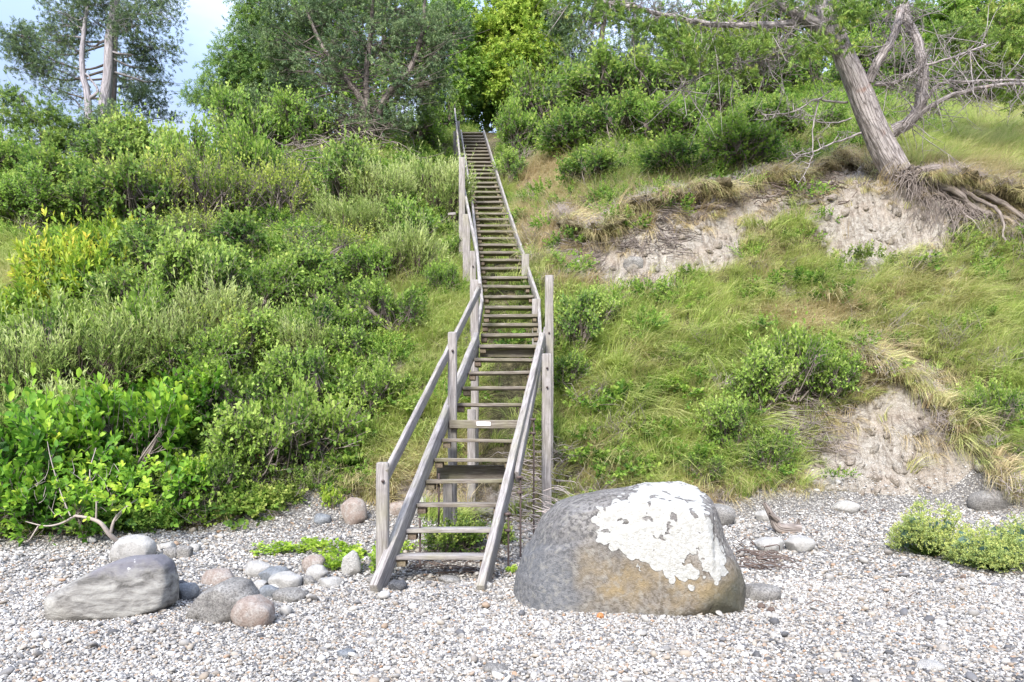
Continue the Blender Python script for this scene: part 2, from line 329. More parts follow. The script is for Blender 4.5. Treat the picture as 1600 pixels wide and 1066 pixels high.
M_CLEAT = woodmat('cleat_timber', (.14, .10, .07), (.26, .20, .15), (.38, .31, .25), .3)
m, nt, out = newmat('rusty_steel'); geo = N(nt, 'ShaderNodeNewGeometry').outputs['Position']
finish(nt, out, mixc(nt, noise(nt, geo, 30, 4), (.05, .045, .045), (.12, .08, .07)), .6); M_STEEL = m
m, nt, out = newmat('white_plastic'); geo = N(nt, 'ShaderNodeNewGeometry').outputs['Position']
finish(nt, out, mixc(nt, noise(nt, geo, 60, 4), (.74, .72, .68), (.84, .83, .80)), .5); M_WHITE = m

# rock materials
def rockmat(name, a, b, c, speck=.5, lichen=False, scale=1.0, wear=0.):
    m, nt, out = newmat(name); tc = N(nt, 'ShaderNodeTexCoord').outputs['Object']
    n1 = noise(nt, tc, 3 * scale, 8, .62, .3); n2 = noise(nt, tc, 26 * scale, 6, .65); n3 = noise(nt, tc, 120 * scale, 4, .6)
    col = ramp(nt, n1, [(.32, a), (.5, b), (.68, c)])
    col = mixc(nt, mathn(nt, 'MULTIPLY', ramp(nt, n2, [(.44, (1, 1, 1)), (.52, (0, 0, 0))]), min(1, speck * 1.6)), col, tuple(x * .55 for x in a))
    col = mixc(nt, mathn(nt, 'MULTIPLY', ramp(nt, n3, [(.55, (0, 0, 0)), (.72, (1, 1, 1))]), .35), col, tuple(min(1, x * 1.5) for x in c))
    h = mathn(nt, 'ADD', mathn(nt, 'MULTIPLY', n1, .5), mathn(nt, 'ADD', mathn(nt, 'MULTIPLY', n2, .6), mathn(nt, 'MULTIPLY', n3, .35)))
    if lichen:
        oc = N(nt, 'ShaderNodeAttribute', attribute_name='ochre').outputs['Fac']; bl = N(nt, 'ShaderNodeAttribute', attribute_name='blue').outputs['Fac']
        nn = noise(nt, tc, 5, 6)
        col = mixc(nt, mathn(nt, 'MULTIPLY', bl, .85), col, mixc(nt, n2, (.075, .082, .095), (.20, .21, .225)))
        of = mathn(nt, 'MULTIPLY', oc, ramp(nt, nn, [(.35, (.3, .3, .3)), (.6, (1, 1, 1))]))
        col = mixc(nt, of, col, mixc(nt, n2, (.17, .125, .065), (.36, .28, .165)))
        sp_ = mathn(nt, 'MULTIPLY', ramp(nt, noise(nt, tc, 14, 5), [(.52, (0, 0, 0)), (.64, (1, 1, 1))]), .45); col = mixc(nt, sp_, col, (.31, .295, .26))
        gr = N(nt, 'ShaderNodeAttribute', attribute_name='damp').outputs['Fac']; col = mixc(nt, mathn(nt, 'MULTIPLY', gr, .75), col, (.06, .065, .045))
        li = N(nt, 'ShaderNodeAttribute', attribute_name='lichen').outputs['Fac']
        w1 = noise(nt, tc, 9, 4); vo = N(nt, 'ShaderNodeTexVoronoi', {'Scale': 13.0, 'Randomness': 1.0}); nt.links.new(tc, vo.inputs['Vector'])
        e = mathn(nt, 'ADD', li, mathn(nt, 'ADD', mathn(nt, 'MULTIPLY', mathn(nt, 'SUBTRACT', w1, .5), .55), mathn(nt, 'MULTIPLY', mathn(nt, 'SUBTRACT', .45, vo.outputs['Distance']), .55)))
        lf = ramp(nt, e, [(.50, (0, 0, 0)), (.53, (1, 1, 1))])
        holes = ramp(nt, noise(nt, tc, 7.5, 3, .5, .4), [(.625, (1, 1, 1)), (.64, (0, 0, 0))]); lf = mathn(nt, 'MULTIPLY', lf, holes)
        lc = mixc(nt, ramp(nt, n2, [(.38, (0, 0, 0)), (.62, (1, 1, 1))]), (.485, .48, .455), (.37, .36, .325)); col = mixc(nt, lf, col, lc)
        h = mathn(nt, 'ADD', h, mathn(nt, 'MULTIPLY', lf, .35))
    finish(nt, out, col, .88, h, 1.0, .045, .2); return m
M_BOULDER = rockmat('boulder_rock', (.115, .105, .098), (.185, .172, .16), (.27, .255, .24), .5, True, 1.0)
RM = {'grey': rockmat('grey_stone', (.19, .18, .17), (.30, .285, .265), (.40, .385, .36), .4, scale=2),
      'white': rockmat('white_stone', (.33, .315, .295), (.46, .445, .42), (.56, .545, .52), .15, scale=2),
      'pink': rockmat('pink_stone', (.30, .22, .18), (.39, .33, .29), (.48, .45, .42), .25, scale=2),
      'blue': rockmat('blue_stone', (.15, .165, .18), (.235, .25, .27), (.33, .345, .36), .2, scale=2),
      'dark': rockmat('dark_stone', (.06, .062, .07), (.11, .112, .12), (.17, .17, .175), .3, scale=2)}
m, nt, out = newmat('layered_slab'); tc = N(nt, 'ShaderNodeTexCoord').outputs['Object']
mp = N(nt, 'ShaderNodeMapping', {'Scale': (.9, 1.2, 3.0), 'Rotation': (0, -.22, 0)}); nt.links.new(tc, mp.inputs[0])
n1 = noise(nt, mp.outputs[0], 4.5, 8, .65, .4); n2 = noise(nt, tc, 22, 6, .6); n3 = noise(nt, tc, 3.2, 3)
sx = N(nt, 'ShaderNodeSeparateXYZ'); nt.links.new(tc, sx.inputs[0])
col = ramp(nt, n1, [(.36, (.08, .075, .068)), (.48, (.18, .17, .155)), (.62, (.28, .27, .245))])
tf = ramp(nt, mathn(nt, 'ADD', sx.outputs['Z'], mathn(nt, 'MULTIPLY', n3, .35)), [(.39, (0, 0, 0)), (.46, (1, 1, 1))])
col = mixc(nt, mathn(nt, 'MULTIPLY', tf, .85), col, mixc(nt, n2, (.09, .085, .10), (.165, .158, .175)))
wf = ramp(nt, noise(nt, tc, 5.5, 3), [(.66, (0, 0, 0)), (.68, (1, 1, 1))]); wf = mathn(nt, 'MULTIPLY', wf, tf); col = mixc(nt, wf, col, (.45, .44, .42))
finish(nt, out, col, .85, mathn(nt, 'ADD', n1, mathn(nt, 'MULTIPLY', n2, .4)), .8, .03, .25); M_SLAB = m

# pebbles: colour per stone
m, nt, out = newmat('beach_pebble'); ra = N(nt, 'ShaderNodeAttribute', attribute_name='hue', attribute_type='INSTANCER').outputs['Fac']
tc = N(nt, 'ShaderNodeTexCoord').outputs['Object']
col = ramp(nt, ra, [(0, (.04, .042, .046)), (.08, (.09, .09, .095)), (.17, (.16, .155, .15)), (.25, (.22, .18, .135)), (.275, (.27, .165, .095)), (.30, (.24, .20, .155)), (.36, (.30, .26, .21)),
                    (.46, (.20, .19, .175)), (.62, (.28, .268, .247)), (.82, (.38, .366, .343)), (1, (.52, .505, .48))])
col = mixc(nt, mathn(nt, 'MULTIPLY', noise(nt, tc, 2.5, 5), .5), col, mixc(nt, .5, col, (.25, .23, .22)))
finish(nt, out, col, .7, noise(nt, tc, 5, 4), .15, .05, .3); M_PEB = m
m, nt, out = newmat('shingle_ground'); pos = N(nt, 'ShaderNodeNewGeometry').outputs['Position']
vo = N(nt, 'ShaderNodeTexVoronoi', {'Scale': 38.0}); nt.links.new(pos, vo.inputs['Vector'])
vc = N(nt, 'ShaderNodeSeparateColor'); nt.links.new(vo.outputs['Color'], vc.inputs[0])
col = ramp(nt, vc.outputs[0], [(0, (.04, .04, .045)), (.2, (.13, .12, .11)), (.5, (.25, .235, .21)), (1, (.40, .385, .36))])
col = mixc(nt, ramp(nt, vo.outputs['Distance'], [(.25, (0, 0, 0)), (.6, (1, 1, 1))]), col, (.10, .095, .09))
finish(nt, out, col, .9, mathn(nt, 'MULTIPLY', vo.outputs['Distance'], -1.0), .6, .02); M_SHINGLE = m
m, nt, out = newmat('hillside_soil'); pos = N(nt, 'ShaderNodeNewGeometry').outputs['Position']
cl = N(nt, 'ShaderNodeAttribute', attribute_name='clay').outputs['Fac']; gr = N(nt, 'ShaderNodeAttribute', attribute_name='dryness').outputs['Fac']
n1 = noise(nt, pos, 2.2, 6, .6); n2 = noise(nt, pos, 11, 7, .65); n3 = noise(nt, pos, 45, 5, .6)
soil = ramp(nt, n2, [(.35, (.05, .045, .03)), (.52, (.11, .10, .055)), (.68, (.22, .19, .11))])
dry = ramp(nt, n2, [(.35, (.14, .12, .07)), (.55, (.27, .22, .14)), (.7, (.40, .33, .22))]); soil = mixc(nt, gr, soil, dry)
clay = ramp(nt, n2, [(.28, (.14, .115, .09)), (.42, (.33, .295, .25)), (.66, (.47, .435, .385))])
clay = mixc(nt, ramp(nt, n1, [(.45, (0, 0, 0)), (.65, (.65, .65, .65))]), clay, (.38, .31, .25))
vo = N(nt, 'ShaderNodeTexVoronoi', {'Scale': 2.6}, feature='DISTANCE_TO_EDGE')
wp = N(nt, 'ShaderNodeVectorMath', operation='ADD'); sc_ = N(nt, 'ShaderNodeVectorMath', {1: (1.6, 1.6, 1.6)}, operation='MULTIPLY')
nc = N(nt, 'ShaderNodeTexNoise', {'Scale': 4.0, 'Detail': 5.0}); nt.links.new(pos, nc.inputs['Vector']); nt.links.new(nc.outputs['Color'], sc_.inputs[0])
nt.links.new(pos, wp.inputs[0]); nt.links.new(sc_.outputs[0], wp.inputs[1]); nt.links.new(wp.outputs[0], vo.inputs['Vector'])
crk = ramp(nt, vo.outputs['Distance'], [(0, (0, 0, 0)), (.05, (1, 1, 1))]); clay = mixc(nt, crk, mixc(nt, ramp(nt, n1, [(.4, (.62, .62, .62)), (.6, (1, 1, 1))]), (.13, .11, .09), clay), clay)
rmp = N(nt, 'ShaderNodeMapping', {'Scale': (3.2, 1.2, .7)}); nt.links.new(pos, rmp.inputs[0]); rill = noise(nt, rmp.outputs[0], 3.0, 6, .6, .8)      # wash-down streaks
clay = mixc(nt, ramp(nt, rill, [(.38, (.65, .65, .65)), (.47, (0, 0, 0))]), clay, (.17, .14, .11))
clay = mixc(nt, ramp(nt, rill, [(.58, (0, 0, 0)), (.70, (.6, .6, .6))]), clay, (.54, .49, .41))
cf = ramp(nt, mathn(nt, 'ADD', cl, mathn(nt, 'MULTIPLY', mathn(nt, 'SUBTRACT', n2, .5), .8)), [(.38, (0, 0, 0)), (.55, (1, 1, 1))])
hh = mathn(nt, 'ADD', mathn(nt, 'MULTIPLY', n2, .8), mathn(nt, 'ADD', mathn(nt, 'MULTIPLY', n3, .45), mathn(nt, 'ADD', mathn(nt, 'MULTIPLY', crk, .08), mathn(nt, 'MULTIPLY', rill, .8))))
finish(nt, out, mixc(nt, cf, soil, clay), .95, hh, 1.0, .1, .1); M_HILL = m

# ------------------------------------------------------------------ ground sheets: beach and hillside
def lines(a, b, lo, hi, step): 
    c = [a + (lo - a) * (i / 12) ** .6 for i in range(12)]; d = [hi + (b - hi) * ((i + 1) / 12) ** 1.8 for i in range(12)]
    return np.array(c + list(np.arange(lo, hi + 1e-6, step)) + d)
xs = lines(-300, 300, -17, 17, .11); ys = lines(-60, 500, 3, 34, .09)
X, Y = np.meshgrid(xs, ys, indexing='ij'); Z = T(np.clip(X, -44.9, 44.9), np.clip(Y, -9.9, 79.9))
Xc = X; CL = clay_at(X, Y, Z)
pxm, pym = to_px(X, Y, Z)
def dryf(px, py, x, y):
    """how dry the grass is, 0 green .. 1 straw"""
    d = np.zeros_like(px) + .12
    for cx, cy, rx, ry, s in [(850, 285, 60, 50, .9), (900, 360, 110, 60, .8), (1000, 330, 150, 40, .7), (1180, 400, 120, 50, .5), (1280, 500, 120, 35, .7), (1370, 570, 60, 45, .95),
                              (1500, 290, 120, 35, .75), (1300, 250, 120, 30, .5), (1480, 470, 160, 60, .3), (1540, 560, 80, 60, .35), (560, 235, 150, 22, .7), (580, 780, 110, 45, .55), (500, 240, 60, 20, .7),
                              (1550, 220, 70, 70, .4), (700, 730, 120, 60, .6), (900, 740, 90, 50, .6), (1100, 800, 200, 25, .7), (1300, 790, 150, 25, .6), (30, 420, 50, 50, .3), (900, 440, 60, 30, .6)]:
        q = np.sqrt(((px - cx) / rx) ** 2 + ((py - cy) / ry) ** 2); d = np.maximum(d, s * np.clip(1.5 - q, 0, 1))
    return np.clip(d + fbm(x * 1.3, y * 1.3, 41) * .7, 0, 1)
DR = dryf(pxm, pym, X, Y)
V = np.stack([X, Y, Z], -1).reshape(-1, 3); nx, ny = X.shape
i, j = np.meshgrid(np.arange(nx - 1), np.arange(ny - 1), indexing='ij'); q = np.stack([i * ny + j, (i + 1) * ny + j, (i + 1) * ny + j + 1, i * ny + j + 1], -1).reshape(-1, 4)
cx = V[q].mean(1); isb = cx[:, 1] < toe(cx[:, 0])
def sub(name, mask, mat):
    qq = q[mask]; used, inv = np.unique(qq, return_inverse=True)
    me = mesh_np(name, V[used], quads=inv.reshape(-1, 4), attrs={'clay': ('FLOAT', CL.ravel()[used]), 'dryness': ('FLOAT', DR.ravel()[used])}, smooth=True)
    return obj(name, me, mat, kind='structure')
sub('beach', isb, M_SHINGLE); sub('hillside', ~isb, M_HILL)

# ------------------------------------------------------------------ scattered stuff (geometry nodes)
def scatter(name, sources, pts, rot, scl, idx, mat_attr, **tags):
    c = bpy.data.collections.new(name + '_sources')
    for k_, me in enumerate(sources):
        o = bpy.data.objects.new('%s_kind_%02d' % (name, k_), me); c.objects.link(o)
    n = len(pts); me = bpy.data.meshes.new(name); me.vertices.add(n); me.vertices.foreach_set('co', np.asarray(pts, np.float32).ravel())
    def at(nme, typ, arr, key='value'):
        a = me.attributes.new(nme, typ, 'POINT'); a.data.foreach_set(key, arr.ravel())
    at('rot', 'FLOAT_VECTOR', np.asarray(rot, np.float32), 'vector'); at('scl', 'FLOAT_VECTOR', np.asarray(scl, np.float32), 'vector')
    at('idx', 'INT', np.asarray(idx, np.int32))
    for a, b in mat_attr.items(): at(a, 'FLOAT', np.asarray(b, np.float32))
    o = bpy.data.objects.new(name, me); COL.objects.link(o)
    g = bpy.data.node_groups.new(name + '_nodes', 'GeometryNodeTree')
    g.interface.new_socket('Geometry', in_out='INPUT', socket_type='NodeSocketGeometry'); g.interface.new_socket('Geometry', in_out='OUTPUT', socket_type='NodeSocketGeometry')
    gi = g.nodes.new('NodeGroupInput'); go = g.nodes.new('NodeGroupOutput'); ip = g.nodes.new('GeometryNodeInstanceOnPoints')
    ci = g.nodes.new('GeometryNodeCollectionInfo'); ci.inputs['Collection'].default_value = c; ci.inputs['Separate Children'].default_value = True; ci.inputs['Reset Children'].default_value = True
    def na(nme, typ):
        x = g.nodes.new('GeometryNodeInputNamedAttribute'); x.data_type = typ; x.inputs['Name'].default_value = nme; return x.outputs['Attribute']
    e = g.nodes.new('FunctionNodeEulerToRotation'); g.links.new(na('rot', 'FLOAT_VECTOR'), e.inputs[0])
    ip.inputs['Pick Instance'].default_value = True
    g.links.new(gi.outputs[0], ip.inputs['Points']); g.links.new(ci.outputs[0], ip.inputs['Instance']); g.links.new(na('idx', 'INT'), ip.inputs['Instance Index'])
    g.links.new(e.outputs[0], ip.inputs['Rotation']); g.links.new(na('scl', 'FLOAT_VECTOR'), ip.inputs['Scale']); g.links.new(ip.outputs[0], go.inputs[0])
    md = o.modifiers.new('scatter', 'NODES'); md.node_group = g
    for a, b in tags.items(): o[a] = b
    return o
import bmesh
def ico(sub):
    bm = bmesh.new(); bmesh.ops.create_icosphere(bm, subdivisions=sub, radius=1.0)
    v = np.array([a.co[:] for a in bm.verts]); f = np.array([[a.index for a in b.verts] for b in bm.faces]); bm.free(); return v, f
ICO = {s: ico(s) for s in (2, 3, 4, 5, 7)}
def n3(v, s, seed):   # cheap 3-D noise out of three 2-D ones
    return (fbm(v[:, 0] * s + 7, v[:, 1] * s + v[:, 2] * s * .6, seed) + fbm(v[:, 1] * s + 3, v[:, 2] * s - v[:, 0] * s * .5, seed + 5) + fbm(v[:, 2] * s + 9, v[:, 0] * s + v[:, 1] * s * .4, seed + 9)) / 1.5
rng = np.random.RandomState(7)
peb = []
for s_ in range(7):
    v, f = ICO[2]; e = np.array([1, rng.uniform(.6, .95), rng.uniform(.4, .7)]); p = v * (1 + .45 * n3(v, 1.1, 60 + s_ * 3))[:, None]
    for _ in range(3):
        d = nrm(rng.normal(size=3)); lim = rng.uniform(.55, .8); q_ = p @ d; p = p - np.outer(np.maximum(q_ - lim, 0), d) * .8
    me = mesh_np('pebble_shape', p * e, tris=f, smooth=(s_ % 3 != 0)); me.materials.append(M_PEB); peb.append(me)
def beach_points(n, y0, y1, rng):
    y = np.sqrt(rng.uniform(y0 ** 2, y1 ** 2, n)); x = rng.uniform(-1, 1, n) * (.80 * y + .8); return x, y
bx = []; by = []; bs = []
for n_, y0, y1, s0, s1 in ((150000, 4.0, 8, .008, .019), (100000, 7.5, 13.3, .012, .025), (3500, 4, 13, .028, .045), (230, 4, 13, .045, .075)):
    x, y = beach_points(n_, y0, y1, rng); bx.append(x); by.append(y); bs.append(s0 + (s1 - s0) * rng.rand(n_) ** 2)
x = np.concatenate(bx); y = np.concatenate(by); s = np.concatenate(bs)
kp = y < toe(x) + .45 * rng.rand(len(x)) ** 2 + .0
x, y, s = x[kp], y[kp], s[kp]; z = T(x, y) + s * rng.uniform(-.1, .7, len(x)); n_ = len(x)
hue = np.clip(rng.rand(n_) + fbm(x * .8, y * .8, 88) * .25, 0, 1)
# towards the foot of the slope the shingle is mixed with more grey and brown stones
scatter('pebbles', peb, np.stack([x, y, z], 1), np.stack([rng.normal(0, .35, n_), rng.normal(0, .35, n_), rng.uniform(0, 6.3, n_)], 1),
        np.repeat(s[:, None], 3, 1) * rng.uniform(.8, 1.2, (n_, 3)), rng.randint(0, 7, n_), {'hue': hue}, kind='stuff', label='white and grey shingle pebbles covering the beach', category='pebbles')

# ---- grass
def in_poly(px, py, poly):
    r = np.zeros(px.shape, bool); n = len(poly)
    for a in range(n):
        x1, y1 = poly[a]; x2, y2 = poly[(a + 1) % n]
        c = ((y1 > py) != (y2 > py)) & (px < (x2 - x1) * (py - y1) / (y2 - y1 + 1e-9) + x1); r ^= c
    return r
def tuft(seed, nb, h, spread, lean, w, droop):
    r = np.random.RandomState(seed); g = Geo(); a = r.uniform(0, 6.3, nb); rad = spread * np.sqrt(r.rand(nb))
    base = np.stack([np.cos(a) * rad, np.sin(a) * rad, np.full(nb, -.03)], 1)
    out = np.stack([np.cos(a), np.sin(a), np.zeros(nb)], 1) * r.uniform(.1, .5, (nb, 1)) + np.array(lean) + r.normal(size=(nb, 3)) * .15
    hh = h * r.uniform(.5, 1.1, nb); ts = [0, .35, .7, 1]; wd = [1, .9, .55, .05]
    sidev = nrm(np.cross(out, [0, 0, 1]) + r.normal(size=(nb, 3)) * .3); rows = []
    for t_, w_ in zip(ts, wd):
        c = base + out * (hh * t_ * t_)[:, None] * 1.0; c[:, 2] += hh * (t_ - droop * t_ ** 2.6)
        rows += [c - sidev * w * w_ * .5, c + sidev * w * w_ * .5]
    V = np.stack(rows, 1).reshape(-1, 3); i = (np.arange(nb) * 8)[:, None, None]; fb = np.array([[0, 1, 3, 2], [2, 3, 5, 4], [4, 5, 7, 6]])
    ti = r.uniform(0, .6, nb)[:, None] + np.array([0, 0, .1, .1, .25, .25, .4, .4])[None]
    g.add(V, quads=(i + fb[None]).reshape(-1, 4), tint=ti.ravel()); me = g.mesh('tuft'); me.materials.append(M_GRASS); return me
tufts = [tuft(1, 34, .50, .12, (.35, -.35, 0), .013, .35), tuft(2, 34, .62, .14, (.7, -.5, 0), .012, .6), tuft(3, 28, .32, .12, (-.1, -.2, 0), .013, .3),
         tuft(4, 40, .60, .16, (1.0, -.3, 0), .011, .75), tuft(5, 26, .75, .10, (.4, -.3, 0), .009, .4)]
def slope_points(n, x0, x1, y0, y1, rng):
    x = rng.uniform(x0, x1, n); y = rng.uniform(y0, y1, n); z = T(x, y); px, py = to_px(x, y, z); k_ = (y > toe(x) - .05) & (off_stair(x, y) | (rng.rand(n) < .12)) & (px > -160) & (px < 1760); return x[k_], y[k_], z[k_], px[k_], py[k_]
rng = np.random.RandomState(21)
LEFTG = [(560, 400), (745, 380), (745, 830), (520, 830), (560, 700), (640, 560), (570, 470)]
LG2 = [(-200, 380), (80, 380), (90, 440), (30, 470), (-200, 480)]; LG3 = [(380, 170), (710, 190), (710, 280), (560, 260), (380, 260)]
x, y, z, px, py = slope_points(100000, -14, 18, 10, 24, rng); cl = clay_at(x, y, z); lf = px < 745
prob = np.where(lf, (in_poly(px, py, LEFTG) | in_poly(px, py, LG2)) * 1.0 + in_poly(px, py, LG3) * .6 + .05, 1.0)
prob = prob * np.clip(1.0 - cl * 1.45, 0.02, 1); kp = rng.rand(len(x)) < prob * .62; x, y, z, px, py, cl = [a[kp] for a in (x, y, z, px, py, cl)]; n_ = len(x)
dr = (dryf(px, py, x, y) - .17) * 1.15 + fbm(x * 3.5, y * 3.5, 47) * .5 + rng.normal(0, .2, n_) + cl * .5
idx = rng.choice(5, n_, p=[.3, .25, .15, .2, .1]); sc = rng.uniform(.5, 1.2, n_) * (1 + .5 * fbm(x * 1.5, y * 1.5, 61))
scatter('grass', tufts, np.stack([x, y, z], 1), np.stack([rng.normal(0, .2, n_), rng.normal(0, .2, n_), rng.normal(0, 1.2, n_)], 1),
        np.stack([sc, sc, sc * rng.uniform(.7, 1.1, n_)], 1), idx, {'dry': np.clip(dr, 0, 1)}, kind='stuff', label='long green and straw-coloured grass lying down the slope', category='grass')

# ---- undergrowth
def sprig(seed, n, R, Hh, L, nl, ll, lw, mat, up=.6, twigs=10, rich=False):
    r = np.random.RandomState(seed); g = Geo(); a = r.uniform(0, 6.3, n); q_ = np.sqrt(r.rand(n)) * R
    B = np.stack([np.cos(a) * q_, np.sin(a) * q_, r.uniform(.0, Hh, n) * (1 - .5 * q_ / R)], 1); d = nrm(np.stack([np.cos(a) * .5, np.sin(a) * .5, np.full(n, up)], 1) + r.normal(size=(n, 3)) * .35)
    leaves(g, B, d, L, nl, ll, lw, 60, r, .15, rich=rich); me = g.mesh('sprig'); me.materials.append(mat)
    return me
def twigclump(seed, n, R, Hh, mat, rad=.006):
    r = np.random.RandomState(seed); g = Geo(); a = r.uniform(0, 6.3, n); b0 = r.normal(size=(n, 3)) * [R * .3, R * .3, .02]
    d = np.stack([np.cos(a) * r.uniform(.2, 1.2, n), np.sin(a) * r.uniform(.2, 1.2, n), r.uniform(.2, 1, n)], 1) * R; P0 = b0; P1 = b0 + d * .5 + r.normal(size=(n, 3)) * R * .12; P2 = b0 + d + r.normal(size=(n, 3)) * R * .2
    P2[:, 2] = np.minimum(P2[:, 2], Hh)
    tubes(g, np.stack([P0, P1, (P1 + P2) / 2 + r.normal(size=(n, 3)) * R * .06, P2], 1), np.tile([rad, rad * .8, rad * .6, rad * .25], (n, 1)), 3); me = g.mesh('twigs'); me.materials.append(mat); return me
under = [sprig(11, 46, .38, .35, .26, 9, .08, .055, M_UNDER), sprig(12, 40, .36, .3, .25, 9, .10, .07, M_UNDER, rich=True), sprig(13, 55, .4, .4, .3, 11, .06, .035, M_UNDER, 1.0),
         sprig(14, 34, .34, .3, .4, 18, .065, .014, M_WILLOW, 1.3), twigclump(15, 60, .5, .55, M_TWIG), twigclump(16, 70, .45, .4, M_DEAD, .005)]
x, y, z, px, py = slope_points(60000, -17, 18, 9.5, 34, rng)
RIGHTU = [(790, 130), (1600, 110), (1600, 165), (1470, 175), (1440, 215), (1345, 190), (1350, 240), (1290, 262), (1180, 290), (1060, 292), (930, 260), (840, 240), (790, 260)]
pl = (px < 735) & ~in_poly(px, py, LEFTG) & ~in_poly(px, py, LG2); p3 = in_poly(px, py, LG3)
prob = np.where(pl, np.where(p3, .35, .85), 0.) + in_poly(px, py, RIGHTU) * .8 + (in_poly(px, py, LEFTG)) * .05 + (px > 800) * (py > 300) * .12 + (py < 130) * .5 * (px > 780)
prob *= np.clip(1.1 - clay_at(x, y, z), 0, 1) * np.where(y > 25, .5, 1); kp = rng.rand(len(x)) < prob * .42; x, y, z, px, py = [a[kp] for a in (x, y, z, px, py)]; n_ = len(x)
idx = rng.choice(6, n_, p=[.29, .2, .22, .08, .13, .08]); sc = rng.uniform(.6, 1.15, n_)
idx = np.where((px > 760) & (idx == 3), 0, idx)
scatter('undergrowth', under, np.stack([x, y, z], 1), np.stack([rng.normal(.2, .2, n_), rng.normal(0, .2, n_), rng.uniform(0, 6.3, n_)], 1), np.repeat(sc[:, None], 3, 1), idx,
        {'dry': np.clip(fbm(x * .8, y * .8, 51) * 1.6 - .1, 0, .8)}, kind='stuff', label='low leafy undergrowth and dead twigs between the bushes', category='undergrowth')
# dead straw and twigs hanging over the eroded edges
x, y, z, px, py = slope_points(60000, -10, 18, 10.5, 19, rng)
lip = [(830, 330, 45, 70), (900, 370, 100, 45), (1000, 335, 120, 30), (1130, 320, 90, 22), (1260, 300, 70, 20), (1480, 300, 130, 25), (1560, 340, 80, 30), (880, 770, 60, 30), (1290, 640, 60, 60), (1480, 680, 90, 30),
       (1200, 760, 90, 30), (590, 770, 60, 30), (60, 340, 60, 30), (720, 760, 80, 25), (1440, 590, 60, 25), (1250, 440, 80, 20), (940, 450, 80, 25)]
pr = np.zeros_like(px)
for a, b, c, d in lip: pr = np.maximum(pr, np.clip(1.5 - np.sqrt(((px - a) / c) ** 2 + ((py - b) / d) ** 2), 0, 1))
kp = rng.rand(len(x)) < pr * .22; x, y, z = x[kp], y[kp], z[kp]; n_ = len(x)
xs_, ys_, zs_, px_, py_ = slope_points(9000, -8, 16, 11.5, 20, rng); kp = (px_ > 500) & (rng.rand(len(xs_)) < .5 * np.clip(1 - clay_at(xs_, ys_, zs_), 0, 1)) & off_stair(xs_, ys_); xs_, ys_, zs_ = xs_[kp], ys_[kp], zs_[kp]; n_ = len(xs_)
seedt = [tuft(81, 7, .85, .10, (.5, -.2, 0), .006, .35), tuft(82, 6, .7, .12, (.9, -.2, 0), .006, .5)]
scatter('seed_stems', seedt, np.stack([xs_, ys_, zs_], 1), np.stack([rng.normal(0, .15, n_), rng.normal(0, .15, n_), rng.normal(0, .9, n_)], 1), np.repeat(rng.uniform(.6, 1.1, (n_, 1)), 3, 1), rng.randint(0, 2, n_), {'dry': rng.uniform(.6, 1, n_)},
        kind='stuff', label='thin straw-coloured seed stems standing above the grass', category='grass')
n_ = len(x)
straw = [tuft(31, 40, .4, .14, (.1, -.9, 0), .007, 1.5), tuft(32, 40, .35, .16, (.5, -.7, 0), .007, 1.3), twigclump(33, 40, .32, .16, M_DEAD, .004), twigclump(34, 36, .35, .2, M_TWIG, .005)]
scatter('dead_grass', straw, np.stack([x, y, z], 1), np.stack([rng.normal(.3, .3, n_), rng.normal(0, .3, n_), rng.uniform(-.8, .8, n_)], 1), np.repeat(rng.uniform(.5, 1.1, (n_, 1)), 3, 1), rng.choice(4, n_, p=[.4, .3, .15, .15]),
        {'dry': rng.uniform(.6, 1, n_)}, kind='stuff', label='dead brown grass and rootlets hanging along the eroded edges', category='dead grass')
#PART2
# ---- overhanging turf lips along the eroded scarp, and clods of clay
def ledge(pts, rad, outw, seed):
    """a lumpy roll of soil and matted turf that stands out from the slope over the hollow below it"""
    P_ = []
    for px, py in pts: q_ = hit(px, py); q_[1] -= outw; q_[2] += .12; P_.append(q_)
    P_ = resample(P_, 70); r = np.random.RandomState(seed); n = len(P_); A = 20; a = np.arange(A) * 2 * math.pi / A; g = Geo(); t = nrm(np.gradient(P_, axis=0)); up = np.array([0, .25, 1.]); u = nrm(np.cross(t, up)); v = np.cross(u, t)
    ii, aa = np.meshgrid(np.arange(n), a, indexing='ij'); end = np.clip(np.minimum(ii, n - 1 - ii) / 7, .05, 1)
    R_ = rad * end * (.8 + 1.7 * fbm(ii * .22, aa * .8 + 3, seed) + 1.0 * fbm(ii * .9, aa * 2.2, seed + 4))
    V = P_[:, None] + R_[..., None] * (np.cos(aa)[..., None] * u[:, None] * 1.5 + np.sin(aa)[..., None] * v[:, None] * .62)
    V[..., 1] += .0; j = np.arange(A); q = np.stack([(np.arange(n - 1) * A)[:, None] + j, (np.arange(n - 1) * A)[:, None] + (j + 1) % A, (np.arange(1, n) * A)[:, None] + (j + 1) % A, (np.arange(1, n) * A)[:, None] + j], -1).reshape(-1, 4)
    me = mesh_np('eroded_edge', V.reshape(-1, 3), quads=q, attrs={'clay': ('FLOAT', np.zeros(n * A)), 'dryness': ('FLOAT', np.full(n * A, .55))}, smooth=True); o = obj('eroded_edge', me, M_HILL, kind='structure'); return P_
LP_ = [ledge([(868, 352), (905, 372), (945, 378), (968, 352), (1010, 330), (1060, 318), (1110, 312), (1150, 316)], .26, .22, 3), ledge([(1160, 300), (1200, 288), (1240, 292), (1290, 262), (1330, 262), (1372, 282)], .18, .15, 4),
       ledge([(1445, 290), (1490, 296), (1530, 305), (1570, 318), (1640, 330)], .24, .22, 5), ledge([(1340, 560), (1380, 585), (1425, 610), (1462, 650), (1500, 690), (1545, 735), (1585, 790)], .10, .05, 6),
       ledge([(30, 335), (60, 328), (95, 345)], .2, .15, 7)]
cr_ = np.random.RandomState(5); pp = []
